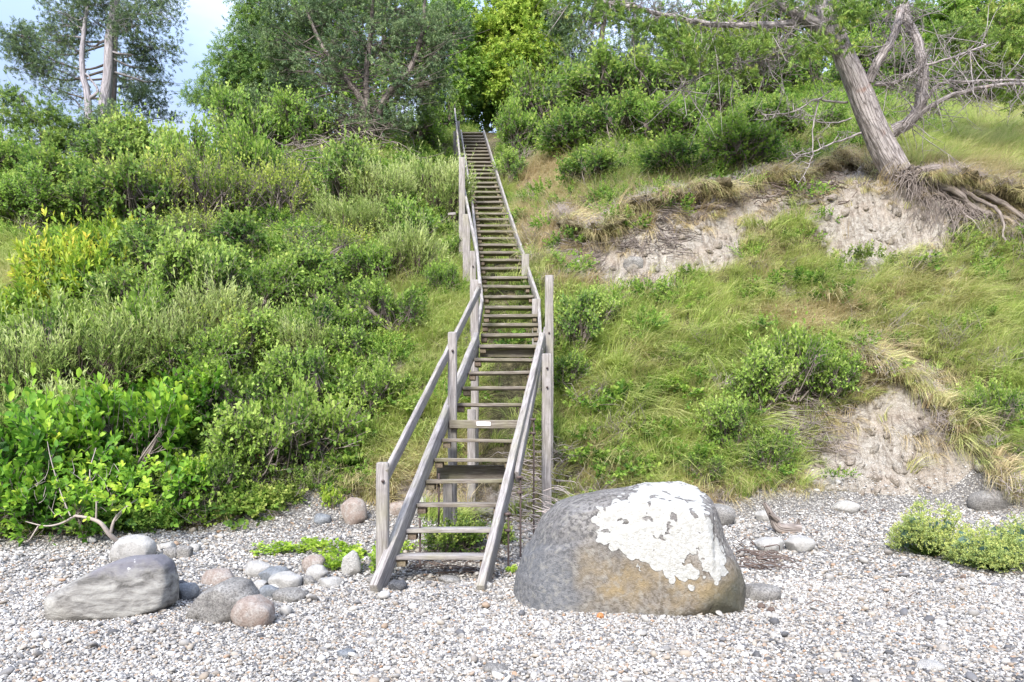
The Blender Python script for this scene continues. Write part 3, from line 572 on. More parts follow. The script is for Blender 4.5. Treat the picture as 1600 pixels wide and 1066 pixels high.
for P_ in LP_:
    k2 = cr_.randint(0, len(P_), 130); pp.append(P_[k2] + cr_.normal(size=(130, 3)) * [.1, .10, .05] + [0, -.10, .05])
pp = np.concatenate(pp); n_ = len(pp)
scatter('hanging_turf', [straw[0], straw[1], straw[2], tufts[1]], pp, np.stack([cr_.normal(.3, .3, n_), cr_.normal(0, .3, n_), cr_.uniform(-.8, .8, n_)], 1), np.repeat(cr_.uniform(.6, 1.2, (n_, 1)), 3, 1), cr_.choice(4, n_, p=[.35, .3, .2, .15]),
        {'dry': cr_.uniform(.2, 1, n_)}, kind='stuff', label='matted turf and rootlets hanging over the lips of the scarp', category='turf')
x, y, z, px, py = slope_points(120000, -12, 18, 10.5, 20, cr_); cl = clay_at(x, y, z); kp = cr_.rand(len(x)) < np.clip(cl - .25, 0, 1) * .16; x, y, z = x[kp], y[kp], z[kp]; n_ = len(x)
clods = []
for s_ in range(4):
    v, f = ICO[3]; p = v * (1 + .7 * n3(v, 1.3, 160 + s_ * 3) + .3 * n3(v, 3.5, 170 + s_))[:, None]; me = mesh_np('clod', p * [1, .9, .7], tris=f, smooth=False, attrs={'clay': ('FLOAT', np.ones(len(v))), 'dryness': ('FLOAT', np.ones(len(v)))}); me.materials.append(M_HILL); clods.append(me)
sz = .02 + .09 * cr_.rand(n_) ** 3.0
scatter('clay_clods', clods, np.stack([x, y, z], 1), cr_.uniform(-3, 3, (n_, 3)), np.repeat(sz[:, None], 3, 1) * cr_.uniform(.7, 1.4, (n_, 3)), cr_.randint(0, 4, n_), {}, kind='stuff', label='loose clods of pale clay on the bare parts of the slope', category='clay clods')

# ------------------------------------------------------------------ staircase
rb = np.random.RandomState(3)
def box_between(p0, p1, w, h, cut0=0., taper=None):
    """a squared timber from p0 to p1; w = horizontal width, h = depth at right angles to the run"""
    p0 = np.array(p0, float); p1 = np.array(p1, float); t = p1 - p0; L = np.linalg.norm(t); t /= L
    s = np.cross(t, [0, 0, 1.]) if abs(t[2]) < .97 else np.array([1., 0, 0]); s /= np.linalg.norm(s); n = np.cross(s, t)
    g = Geo(); K = max(2, int(L / .25)); V = []; tc = []; off = rb.uniform(0, 9, 3); wob = rb.normal(size=(K + 1, 2)) * .0016
    for k_ in range(K + 1):
        c = p0 + t * L * k_ / K + s * wob[k_, 0] + n * wob[k_, 1]
        for a, b in ((-1, -1), (1, -1), (1, 1), (-1, 1)):
            V.append(c + s * a * w / 2 + n * b * h / 2); tc.append([a * w / 2 + off[0], b * h / 2 + off[1], L * k_ / K + off[2]])
    Q = [[4 * k_ + a, 4 * k_ + (a + 1) % 4, 4 * k_ + 4 + (a + 1) % 4, 4 * k_ + 4 + a] for k_ in range(K) for a in range(4)]
    Q += [[3, 2, 1, 0], [4 * K, 4 * K + 1, 4 * K + 2, 4 * K + 3]]
    g.add(V, quads=Q, tc=tc); return g
STAIR0 = np.array([-.76, 8.0, 0.])
stair = thing('staircase', 'long weathered timber staircase climbing from the shingle beach up the green slope', 'staircase', STAIR0)
def board(name, p0, p1, w, h, mat=M_WOOD, bev=.006, parent=stair, label=None):
    me = box_between(p0, p1, w, h).mesh(name, origin=STAIR0); o = obj(name, me, mat, parent)
    if bev: b = o.modifiers.new('bevel', 'BEVEL'); b.width = bev; b.segments = 2; b.limit_method = 'ANGLE'
    if label: o['label'] = label
    return o
ST = [(0, 618, 762, 873, 8.02), (11, 749, 844, 541, 12.10), (15, 757, 839, 480, 14.2), (27, 742, 792, 333.6, 19.9), (47, 722, 754, 208, 29.1)]
SI = [s[0] for s in ST]; SL = np.array([W3(s[1], s[3], s[4]) for s in ST]); SR = np.array([W3(s[2], s[3], s[4]) for s in ST])
def edge(A, i): return np.array([np.interp(i, SI, A[:, k_]) if SI[0] <= i else A[0, k_] + (A[1, k_] - A[0, k_]) * i / 11 for k_ in range(3)])
for i in range(48):
    a, b = edge(SL, i), edge(SR, i); dz = rb.normal() * .004; th = .045 if i < 11 else .055
    a = a + [0, .115, dz]; b = b + [0, .115 + rb.normal() * .006, dz + rb.normal() * .006]
    lab = 'tread with a white plate on its front board' if i == 6 else ('mossy board with fallen leaves' if 38 <= i <= 42 and False else None)
    board('tread', a, b, .25, th, M_TREAD if i > 3 else M_WOOD if i < 2 else M_TREAD, .005, label=lab)
    if i < 34:
        for A, sg in ((a, 1), (b, -1)):
            c = A + [sg * .055, 0, -th / 2 - .042]; board('cleat', c + [0, -.09, 0], c + [0, .11, 0], .10 if sg > 0 else .07, .075, M_CLEAT, .004)
a, b = edge(SL, 4), edge(SR, 4); board('cross_beam', a + [.0, .30, -.17], b + [0, .30, -.17], .07, .20, M_TREAD)
a, b = edge(SL, 11), edge(SR, 11); board('cross_beam', a + [0, .16, -.10], b + [0, .16, -.10], .05, .12, M_TREAD)
a, b = edge(SL, 6), edge(SR, 6); board('riser', a + [0, -.03, -.035], b + [0, -.03, -.035], .028, .115, M_TREAD)
c = a * .44 + b * .56 + [0, -.049, -.045]; c0 = a * .53 + b * .47 + [-.0, -.049, -.045]
pl_ = a * .60 + b * .40; board('plate', pl_ + [-.02, -.05, -.03], pl_ + [.17, -.05, -.03], .008, .055, M_WHITE, .001)
def off(A, i, dx, dz, dy=0): return edge(A, i) + [dx, dy, dz]
sp = 1.0
for A, sg in ((SL, -1), (SR, 1)):
    board('stringer', off(A, -1.35, sg * .04, .07), off(A, 11.3, sg * .045, .07), .085, .23, M_WOOD, .01)
    board('stringer', off(A, 10.4, sg * .045, -.02), off(A, 15.2, sg * .045, .02), .055, .20, M_WOOD, .008)
    board('stringer', off(A, 15.0, sg * .045, .02), off(A, 27.1, sg * .045, .02), .055, .20, M_WOOD, .008)
    board('stringer', off(A, 27, sg * .045, .02), off(A, 48, sg * .045, .02), .055, .20, M_WOOD, .008)
# second board on the outside of the lower right stringer
board('stringer', off(SR, 3.2, .115, .00), off(SR, 12.2, .115, .03), .055, .17, M_WOOD, .008)
def post(px, ytop, D, w, extra=0., rnd=.01, name='post'):
    top = W3(px, ytop, D); zb = float(T(top[0], top[1])) - .15
    return board(name, [top[0], top[1], zb], top, w, w * .9, M_WOOD, rnd)
post(598, 722, 7.95, .135, rnd=.03); post(707, 519, 10.35, .125, rnd=.025); post(742, 438, 12.4, .13, rnd=.02)
post(739, 393, 15.0, .12); post(729, 336, 17.0, .17); post(722, 247, 18.2, .15); post(717, 300, 21.0, .16); post(715, 190, 27.0, .15); post(711.5, 206, 27.8, .14)
post(858, 431, 12.5, .14); post(854, 553, 11.1, .145, rnd=.02); post(821, 398, 15.9, .16); post(838, 468, 13.9, .16)
post(700, 730, 9.9, .12); post(737, 640, 12.0, .13)
board('handrail', W3(604, 742, 7.92), W3(749, 452, 12.3), .05, .135, M_WOOD, .01)
board('handrail', W3(750, 448, 12.2), W3(746, 402, 14.4), .055, .12, M_WOOD, .01)
board('handrail', W3(746.5, 403, 14.3), W3(722, 281, 19.9), .055, .11, M_WOOD, .01)
board('handrail', W3(722.3, 283, 19.8), W3(710.5, 171, 29.6), .055, .11, M_WOOD, .01)
board('rail', W3(700, 335, 18.4), W3(712, 334, 18.4), .05, .06, M_WOOD, .004)
BT = [(598, 752, 7.87), (707, 548, 10.27), (742, 466, 12.32), (739, 416, 14.92), (855, 575, 11.01), (855, 605, 11.01), (858, 520, 12.42)]
for px_, py_, D_ in BT:
    c_ = W3(px_, py_, D_); g = Geo(); tubes(g, [c_ + [0, .02, 0], c_ + [0, -.012, 0], c_ + [0, -.016, 0]], [.018, .016, .004], 8); obj('bolt', g.mesh('bolt', STAIR0), M_STEEL, stair)
for A, i, dx in ((SR, 1.55, .12), (SR, 3.1, .165), (SR, 6.0, .17), (SL, 3.2, .14), (SL, 1.3, .12)):
    p = off(A, i, dx, .0); g = Geo(); zb = float(T(p[0], p[1])) - .1
    tubes(g, [[p[0], p[1], zb], [p[0], p[1], p[2] + .05]], [.013, .013], 8); o = obj('steel_rod', g.mesh('steel_rod', STAIR0), M_STEEL, stair)
    for dz in ((.03, -.16) if A is SR else ()):
        b = obj('bracket', box_between(p + [-.05, -.02, dz], p + [.03, -.02, dz], .05, .03).mesh('bracket', STAIR0), M_STEEL, o)

# ------------------------------------------------------------------ rocks
def rock(name, label, cat, poly, D=None, ry=None, mat='grey', sub=4, seed=0, rough=.05, facet=0, group=None, sm=True, base=None, flatfront=.85):
    poly = np.array(poly, float); by = base if base else poly[:, 1].max(); bxp = poly[:, 0].mean()
    w = np.ptp(poly[:, 0])
    Df = D if D else hit(bxp, min(by, 1060))[1]
    if ry is None: ry = w / F * Df * .42
    Dc = Df + ry * .8; c = W3(bxp, (poly[:, 1].min() + poly[:, 1].max()) / 2, Dc)
    k_ = np.concatenate([poly, poly[:1]]); dense = np.concatenate([np.linspace(k_[i], k_[i + 1], 12)[:-1] for i in range(len(poly))])
    wx = (dense[:, 0] - bxp) / F * Dc; wz = -(dense[:, 1] - (poly[:, 1].min() + poly[:, 1].max()) / 2) / F * Dc
    th = np.arctan2(wz, wx); r = np.hypot(wx, wz); o_ = np.argsort(th); th, r = th[o_], r[o_]
    th = np.concatenate([th - 2 * math.pi, th, th + 2 * math.pi]); r = np.concatenate([r, r, r])
    v, f = ICO[sub]; t = np.arctan2(v[:, 2], v[:, 0]); s = np.hypot(v[:, 0], v[:, 2])
    rr = np.interp(t, th, r); P_ = np.stack([np.cos(t) * rr * s ** flatfront, np.sign(v[:, 1]) * np.abs(v[:, 1]) ** .9 * ry, np.sin(t) * rr * s ** flatfront], 1)
    size = r.mean(); P_ = P_ * (1 + rough * 2.2 * n3(P_ / size, 1.3, seed) + rough * n3(P_ / size, 4.5, seed + 3) + rough * .35 * n3(P_ / size, 14, seed + 7))[:, None]
    rf = np.random.RandomState(seed)
    for _ in range(facet):
        d = nrm(rf.normal(size=3) * [1, 1, .8] + [0, -.3, .2]); lim = np.percentile(P_ @ d, rf.uniform(88, 96)); e = np.maximum(P_ @ d - lim, 0); P_ = P_ - np.outer(e, d) * .85
    if name == 'boulder':      # a split line over the left shoulder and a broken right face
        X_, Y_, Z_ = P_[:, 0], P_[:, 1], P_[:, 2]; e = Z_ - (.36 + .30 * X_) + .10 * fbm(X_ * 3 + 5, Y_ * 3, 91); m_ = (X_ < .15)
        P_ = P_ * (1 - .035 * np.clip(e / .05, 0, 1) * m_ * np.clip((.15 - X_) / .2, 0, 1))[:, None]
        e2 = np.abs(X_ - .62 - .12 * Z_ + .08 * fbm(Z_ * 4, Y_ * 4, 92)); P_ = P_ * (1 - .014 * np.exp(-(e2 / .02) ** 2))[:, None]
        P_ = P_ * (1 + .012 * fbm(X_ * 9 + Y_ * 3, Z_ * 9, 93, 5) + .01 * np.abs(fbm(X_ * 5, Z_ * 5 + Y_ * 4, 94, 3)))[:, None]
    low = P_[:, 2] < 0; P_[low, 2] *= 1.25
    at = {}
    if name == 'boulder':
        W_ = P_ + c; px, py = to_px(W_[:, 0], W_[:, 1], W_[:, 2])
        def sdist(pl):
            pl = np.array(pl, float); d = np.full(len(px), 1e9)
            for a in range(len(pl)):
                A, B = pl[a], pl[(a + 1) % len(pl)]; ab = B - A; u = np.clip(((px - A[0]) * ab[0] + (py - A[1]) * ab[1]) / (ab @ ab), 0, 1)
                d = np.minimum(d, np.hypot(px - A[0] - u * ab[0], py - A[1] - u * ab[1]))
            return np.where(in_poly(px, py, [tuple(q_) for q_ in pl]), d, -d)
        li = sdist([(918, 812), (940, 790), (985, 768), (1003, 745), (1085, 745), (1100, 762), (1108, 800), (1118, 832), (1136, 868), (1143, 895), (1120, 908), (1098, 898), (1075, 922), (1045, 908), (1010, 888), (968, 866), (938, 848), (925, 830)])
        at['lichen'] = ('FLOAT', np.clip(.5 + li / 46, 0, 1)); oc = sdist([(925, 868), (1000, 870), (1150, 900), (1150, 950), (1120, 960), (1000, 955), (925, 945)])
        at['ochre'] = ('FLOAT', np.clip(.5 + (oc + 50 * fbm(P_[:, 0] * 5, P_[:, 2] * 5, 96)) / 60, 0, 1)); bl = sdist([(795, 850), (880, 850), (925, 880), (925, 950), (940, 985), (790, 985)])
        at['blue'] = ('FLOAT', np.clip(.5 + (bl + 60 * fbm(P_[:, 0] * 4, P_[:, 2] * 4, 95)) / 150, 0, 1)); dm = sdist([(1090, 985), (1100, 935), (1125, 915), (1165, 880), (1170, 985)]); dm2 = sdist([(930, 985), (1000, 962), (1100, 962), (1100, 985)])
        at['damp'] = ('FLOAT', np.clip(np.maximum(.4 + dm / 30, .4 + dm2 / 25), 0, 1))
    me = mesh_np(name, P_, tris=f, attrs=at, smooth=sm); m_ = RM.get(mat) if isinstance(mat, str) else mat
    o = obj(name, me, m_, label=label, category=cat); o.location = [float(a) for a in c]
    if group: o['group'] = group
    return o
def ell(cx, cy, w, h, seed=0):
    r = np.random.RandomState(seed); a = np.linspace(0, 2 * math.pi, 14)[:-1]; s = 1 + r.uniform(-.13, .1, 13)
    return np.stack([cx + np.cos(a) * w / 2 * s, cy - np.sin(a) * h / 2 * s], 1)
rock('boulder', 'huge rounded grey boulder with a big white lichen patch beside the staircase foot', 'boulder',
     [(800, 935), (806, 890), (820, 850), (842, 808), (868, 782), (905, 770), (950, 760), (1008, 752), (1070, 750), (1096, 760), (1108, 788), (1120, 830), (1140, 868), (1153, 895), (1155, 935), (1146, 968), (1080, 976), (980, 972), (880, 958), (820, 950)],
     D=6.75, ry=.95, mat=M_BOULDER, sub=7, seed=5, rough=.025, facet=3, flatfront=.62)
rock('rock', 'large flat layered grey rock slab with a dark top, lying left on the beach', 'rock',
     [(50, 976), (56, 950), (82, 928), (125, 905), (165, 884), (200, 870), (245, 868), (262, 880), (270, 912), (270, 942), (240, 952), (190, 958), (130, 970), (80, 982)], D=6.45, ry=.5, mat=M_SLAB, sub=5, seed=12, rough=.02, facet=2, flatfront=.75)
G_ST = 'loose stones on the beach'
SMALL = [  # cx, cy, w, h, material, label
 (208, 858, 62, 40, 'white', 'pale grey rock peeping out right behind the layered slab'), (342, 930, 122, 64, 'grey', 'grey wedge-shaped rock between the layered slab and the pink rock'),
 (352, 912, 80, 44, 'dark', 'dark pointed stone top sticking up behind the grey wedge rock'),
 (397, 955, 70, 48, 'pink', 'pink and cream rock in front of the staircase-side stones'), (342, 902, 56, 26, 'pink', 'flat pinkish stone behind the dark pointed stone'),
 (402, 890, 42, 24, 'white', 'pale oval stone, topmost of the stone cluster left of the stairs'), (430, 900, 46, 26, 'blue', 'blue-grey oval stone in the cluster beside the pale oval one'),
 (446, 908, 50, 26, 'white', 'smooth pale stone in front of the blue-grey oval stone'), (452, 930, 48, 22, 'grey', 'light grey flat stone nearest the viewer in the cluster'),
 (420, 925, 30, 18, 'blue', 'small blue-grey stone touching the light grey flat stone'), (405, 914, 24, 14, 'white', 'small white stone beside the smooth pale one'),
 (490, 881, 36, 28, 'pink', 'mauve rounded stone among the lime green leaves'), (494, 895, 34, 22, 'white', 'white stone right in front of the mauve rounded stone'),
 (549, 880, 30, 34, 'white', 'upright white stone next to the lime leaves and first post'), (518, 911, 40, 18, 'white', 'low white stone below the upright white stone'),
 (482, 908, 22, 14, 'grey', 'small grey stone between the white stone and the flat cluster'), (292, 924, 36, 26, 'blue', 'banded blue-grey stone against the right end of the layered slab'),
 (283, 918, 26, 22, 'dark', 'dark stone wedged by the right end of the layered slab'), (553, 798, 40, 40, 'pink', 'large pink rounded rock at the grass edge left of the stairs'),
 (503, 811, 28, 16, 'blue', 'grey stone lying left of the large pink rounded rock'), (268, 864, 22, 18, 'grey', 'first small grey stone behind the layered slab end'),
 (288, 862, 26, 20, 'grey', 'rounded grey stone right of the first small grey stone'), (262, 854, 24, 12, 'white', 'flat whitish stone behind the small grey stones'),
 (304, 856, 20, 13, 'white', 'white pebble-like stone right of the rounded grey stone'), (318, 790, 60, 44, 'dark', 'dark rock in the shade under the rose bushes'),
 (1184, 926, 66, 26, 'grey', 'grey stone close to the right side of the big boulder'), (1203, 852, 42, 24, 'white', 'left one of two pale stones below the driftwood stump'),
 (1249, 850, 42, 26, 'white', 'right one of two pale stones below the driftwood stump'), (1122, 806, 54, 32, 'grey', 'grey rock behind the right shoulder of the boulder'),
 (1196, 806, 30, 16, 'white', 'whitish stone at the grass edge left of the driftwood stump'), (1322, 792, 38, 18, 'white', 'white chalky lump at the grass edge above the shingle'),
 (36, 1064, 76, 22, 'dark', 'dark slate stone cut by the bottom left corner'), (772, 1046, 40, 16, 'grey', 'flat grey stone at the middle of the bottom edge'),
 (540, 1022, 32, 13, 'blue', 'small bluish stone lying alone on the shingle left of centre'), (1350, 1062, 22, 14, 'pink', 'pink stone at the bottom edge right of centre'),
 (1455, 1040, 40, 14, 'white', 'flat white stone on the shingle bottom right'), (760, 915, 20, 12, 'white', 'white stone by the lower end of the right stringer'),
 (700, 906, 40, 12, 'grey', 'flat grey stone under the lowest tread'), (620, 915, 30, 16, 'dark', 'dark stone left of the left stringer foot'), (588, 905, 26, 16, 'grey', 'grey stone at the foot of the first post'),
 (1545, 785, 60, 34, 'grey', 'pale grey lump at the foot of the bare bank above the kale'), (990, 415, 34, 26, 'grey', 'grey stone stuck in the eroded hollow right of the stairs'),
 (130, 913, 0, 0, None, None), (650, 790, 46, 26, 'white', 'white rock seen under the staircase between the treads'), (625, 795, 40, 24, 'pink', 'reddish stone seen left of the white rock under the stairs'),
 (1405, 862, 0, 0, None, None), (470, 926, 20, 12, 'white', 'tiny white stone right of the light grey flat stone'), (745, 845, 60, 22, 'grey', 'grey stone behind the leaves under the staircase')]
SMALL = [q_ for q_ in SMALL if 'grey wedge' not in q_[5] if q_[5]] if all(q_[5] for q_ in SMALL) else [q_ for q_ in SMALL if q_[5] and 'grey wedge' not in q_[5]]
rock('stone', 'grey wedge-shaped rock between the layered slab and the pink rock', 'stone', [(280, 968), (292, 945), (325, 920), (360, 903), (388, 908), (402, 930), (400, 958), (350, 974)], mat='grey', sub=5, seed=140, rough=.04, facet=5, group=G_ST, flatfront=.6)
for k_, (cx_, cy_, w_, h_, mt, lb) in enumerate(SMALL):
    if mt: rock('stone', lb, 'stone', ell(cx_, cy_, w_ * 1.08, h_ * 1.15, k_), mat=mt, sub=4, seed=100 + k_, rough=.06, facet=3, group=G_ST)
# bands of extra mid-sized stones that nothing singles out
rs = np.random.RandomState(77)
# driftwood stump, twigs and cones
def onT(px, py, lift=0.): p = hit(px, py); p[2] += lift; return p
def wooden(name, label, cat, paths, mat, loc, bark=0.):
    g = Geo(); o0 = np.array(loc)
    for pts, r0, r1, n_, sd in paths: limb(g, pts, r0, r1, n_, sd, bark=bark, seed=3)
    return obj(name, g.mesh(name, smooth=True), mat, label=label, category=cat)
b0 = onT(1236, 832, .06); Dd = b0[1]
wooden('driftwood', 'broken driftwood stump leaning on the shingle behind the boulder', 'driftwood',
       [([b0 + [.12, 0, -.03], W3(1218, 825, Dd), W3(1206, 806, Dd), W3(1194, 786, Dd)], .10, .03, 26, 14), ([W3(1225, 826, Dd), W3(1243, 822, Dd + .05), W3(1248, 812, Dd)], .07, .02, 8, 8), ([W3(1215, 812, Dd - .05), W3(1202, 803, Dd - .1)], .05, .02, 6, 6)], M_ROOT, b0, bark=.25)
def brushpile(name, label, cx_, cy_, wpx, hpx, n_, seed, mat=M_TWIG, rad=.008, rise=.18):
    r = np.random.RandomState(seed); g = Geo()
    for _ in range(n_):
        x0 = cx_ + r.uniform(-.5, .5) * wpx; y0 = cy_ + r.uniform(-.5, .5) * hpx; a = onT(x0, y0, r.uniform(.01, rise)); ang = r.normal(.5, .6); L = r.uniform(.15, .5)
        d = np.array([math.cos(ang), math.sin(ang) * .5, -.25 * r.rand()]) * L; pts = [a, a + d * .5 + r.normal(size=3) * .04, a + d + [0, 0, -.03]]
        for p in pts: p[2] = max(p[2], float(T(p[0], p[1])) + .006)
        limb(g, pts, rad * r.uniform(.6, 1.3), rad * .4, 6, 4)
    return obj(name, g.mesh(name), mat, label=label, category='dead twigs')
brushpile('twig_pile', 'dead grey twigs and roots heaped between the stairs and the boulder', 826, 800, 90, 110, 260, 4, M_DEAD, .008, .75)
brushpile('twig_pile', 'thin dead branches lying on the shingle right of the boulder', 1176, 876, 60, 40, 60, 5, M_TWIGD, .009, .18)
brushpile('twig_pile', 'dry reddish twigs and straw under the lowest treads', 700, 880, 130, 50, 110, 6, M_TWIGD, .006, .08)
brushpile('twig_pile', 'dry twigs in the shade below the dark rock', 330, 800, 240, 34, 110, 8, M_TWIG, .006, .2)
brushpile('twig_pile', 'single thin twigs on the shingle in front of the flowering kale', 1300, 950, 260, 30, 9, 9, M_TWIGD, .006, .02)
brushpile('twig_pile', 'tangle of bare roots in the eroded hollow between the stairs and the leaning pine', 965, 372, 200, 80, 520, 10, M_ROOT, .013, .45)
brushpile('twig_pile', 'dark roots sticking out of the scarp halfway between the hollow and the leaning pine', 1180, 306, 260, 40, 330, 12, M_TWIGD, .014, .35)
brushpile('twig_pile', 'pinkish grey matted twigs on the scarp just right of the upper stairs', 880, 385, 110, 90, 330, 13, M_TWIG, .009, .3)
brushpile('twig_pile', 'tangled grey brushwood below the rose bush on the right bank', 1240, 675, 170, 130, 420, 11, M_TWIG, .009, .5)
def cone(px, py, s, label, col):
    g = Geo(); r = np.random.RandomState(int(px)); c = onT(px, py, s * .45)
    for ring in range(7):
        t = ring / 6; R_ = s * (.55 * math.sin(math.pi * (.15 + .75 * t)) + .08); z_ = s * (t - .5) * 1.1
        for k_ in range(8):
            a = k_ * .785 + ring * .4; d = np.array([math.cos(a), 0, math.sin(a)]); u = np.array([-math.sin(a), 0, math.cos(a)]); ax = np.array([0, 1., 0])
            p = c + ax * z_; g.add([p + d * R_ * .3 - u * s * .1, p + d * R_ * .3 + u * s * .1, p + d * R_ + u * s * .09 + ax * s * .1, p + d * R_ * 1.12 + ax * s * .14, p + d * R_ - u * s * .09 + ax * s * .1], tris=[[0, 1, 2], [0, 2, 3], [0, 3, 4]])
    limb(g, [c + [0, -s * .5, 0], c + [0, s * .5, 0]], s * .22, s * .15, 4, 6)
    return obj('pine_cone', g.mesh('pine_cone'), col, label=label, category='pine cone', group='pine cones on the shingle')
m, nt, out = newmat('orange_cone'); finish(nt, out, mixc(nt, noise(nt, N(nt, 'ShaderNodeNewGeometry').outputs['Position'], 60, 2), (.25, .09, .03), (.50, .24, .10)), .8); M_CONE = m
cone(938, 967, .05, 'orange-brown open pine cone in front of the boulder', M_CONE)
for px_, py_, s_, lb in ((1195, 936, .055, 'upper dark pine cone right of the boulder base'), (1190, 953, .06, 'left dark pine cone of the pair right of the boulder base'), (1205, 958, .055, 'right dark pine cone of the pair right of the boulder base'),
                         (1505, 906, .05, 'dark pine cone on the shingle below the flowering kale'), (1380, 800, .05, 'dark pine cone near the kale and the grass edge'), (1352, 802, .045, 'dark pine cone left of the kale plant'), (1276, 835, .045, 'dark pine cone right of the two pale stones')):
    cone(px_, py_, s_, lb, M_TWIGD)
p = hit(1111, 322); o = obj('peg', box_between(p + [0, -.05, -.1], p + [.02, -.12, .22], .10, .05).mesh('peg'), M_WOOD, label='short sawn wooden peg sticking out of the eroded edge', category='peg')

# ------------------------------------------------------------------ shrubs
SPEC = {  # n shoots, L, leaves, leaf length, width, up, angle, material, twig material, rich, twigs share
 'rose': (560, .25, 9, .088, .064, .15, 64, M_ROSE, M_TWIG, False, .25), 'willow': (460, .45, 20, .10, .026, .6, 38, M_WILLOW, M_TWIGD, False, .15),
 'broad': (250, .30, 10, .135, .085, .5, 62, M_BEAM, M_TWIG, True, .3), 'yellow': (260, .38, 15, .14, .06, .6, 62, M_YEL, M_TWIGD, False, .2),
 'bramble': (500, .26, 8, .10, .075, .1, 64, M_BRAM, M_TWIG, False, .3), 'olive': (420, .32, 13, .062, .040, .6, 58, M_OLIVE, M_TWIG, False, .6),
 'lime': (120, .18, 6, .15, .13, .9, 65, M_LIME, M_TWIG, False, .2), 'green': (520, .28, 9, .095, .062, .25, 62, M_TREE, M_TWIG, False, .3)}
SH = {}
def shrub_meshes(spec, var):
    if (spec, var) in SH: return SH[(spec, var)]
    n_, L, nl, ll, lw, up, ang, mt, tm, rich, tws = SPEC[spec]; r = np.random.RandomState(hash_(spec) + var * 17)
    K = 15; a = r.uniform(0, 6.3, K); q_ = np.sqrt(r.rand(K)) * .78; LC = np.stack([np.cos(a) * q_, np.sin(a) * q_, .28 + .5 * r.rand(K) * (1 - .6 * q_)], 1); LR = r.uniform(.16, .42, K)
    k_ = r.choice(K, n_, p=LR ** 2 / (LR ** 2).sum()); d = nrm(r.normal(size=(n_, 3)) + [0, -.15, .55]); tip = LC[k_] + d * (LR[k_] * r.uniform(.55, 1.08, n_) )[:, None]; tip[:, 2] = np.maximum(tip[:, 2], .02 + .1 * r.rand(n_))
    dd = nrm(nrm(tip - [0, 0, .1]) * .5 + d * .4 + [0, 0, up * .7] + r.normal(size=(n_, 3)) * .22); B = tip - dd * L * .75
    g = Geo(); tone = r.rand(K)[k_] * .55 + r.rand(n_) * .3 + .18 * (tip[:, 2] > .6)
    leaves(g, B, dd, L * r.uniform(.7, 1.25, n_) * np.where(r.rand(n_) < .07, 1.9, 1), nl, ll, lw, ang, r, .12 if spec == 'yellow' else .05, tint0=tone, rich=rich)
    f = g.mesh('foliage'); f.materials.append(mt)
    g = Geo(); root = r.normal(size=(n_, 3)) * [.12, .12, 0]; mid = LC[k_] * .5 + root * .5 + r.normal(size=(n_, 3)) * .06
    sel = r.rand(n_) < .22; Pm = np.stack([root, mid, LC[k_] - d * .03, B], 1)[sel]; tubes(g, Pm, np.tile([.016, .011, .007, .004], (sel.sum(), 1)), 4)
    Pm = np.stack([B - dd * .05, B + dd * L * .5, B + dd * L * 1.0], 1); tubes(g, Pm, np.tile([.005, .004, .002], (n_, 1)), 3)
    m2 = int(n_ * tws); kk = r.choice(K, m2); b = LC[kk] * .6; dd2 = nrm(r.normal(size=(m2, 3)) + [0, -.3, .4]); e = LC[kk] + dd2 * (LR[kk] * r.uniform(.8, 1.25, m2))[:, None]
    md = (b + e) / 2 + r.normal(size=(m2, 3)) * .05; tubes(g, np.stack([b, md, e], 1), np.tile([.007, .005, .002], (m2, 1)), 3)
    s = g.mesh('stem'); s.materials.append(tm); SH[(spec, var)] = (f, s); return f, s
def hash_(s): return sum(ord(c) * (i + 3) for i, c in enumerate(s)) % 1000
NAMES = {'rose': 'rose_bush', 'willow': 'willow_shrub', 'broad': 'broadleaf_shrub', 'yellow': 'yellow_shrub', 'bramble': 'bramble_bush', 'olive': 'thorn_shrub', 'lime': 'creeping_plant', 'green': 'green_bush'}
cnt = {}
def shrub(spec, px, py, R, Hh, label, group=None, base=False):
    v = cnt.get(spec, 0); cnt[spec] = v + 1; D0 = hit(px, py)[1]; p = hit(px, py if base else py + .30 * Hh * F / D0)
    cat = 'plant' if spec == 'lime' else 'bush'
    t = thing(NAMES[spec], label, cat, p - [0, 0, .05], group or 'bushes on the slope', rotz=(v * 2.1) % 6.28, scale=(R, R, Hh * 1.05))
    f, s = shrub_meshes(spec, v % 6); obj('foliage', f, None, t); obj('stem', s, None, t); return t
GL = 'bushes of the thicket left of the stairs'; GR = 'bushes on the slope right of the stairs'; GU = 'bushes along the top of the slope'
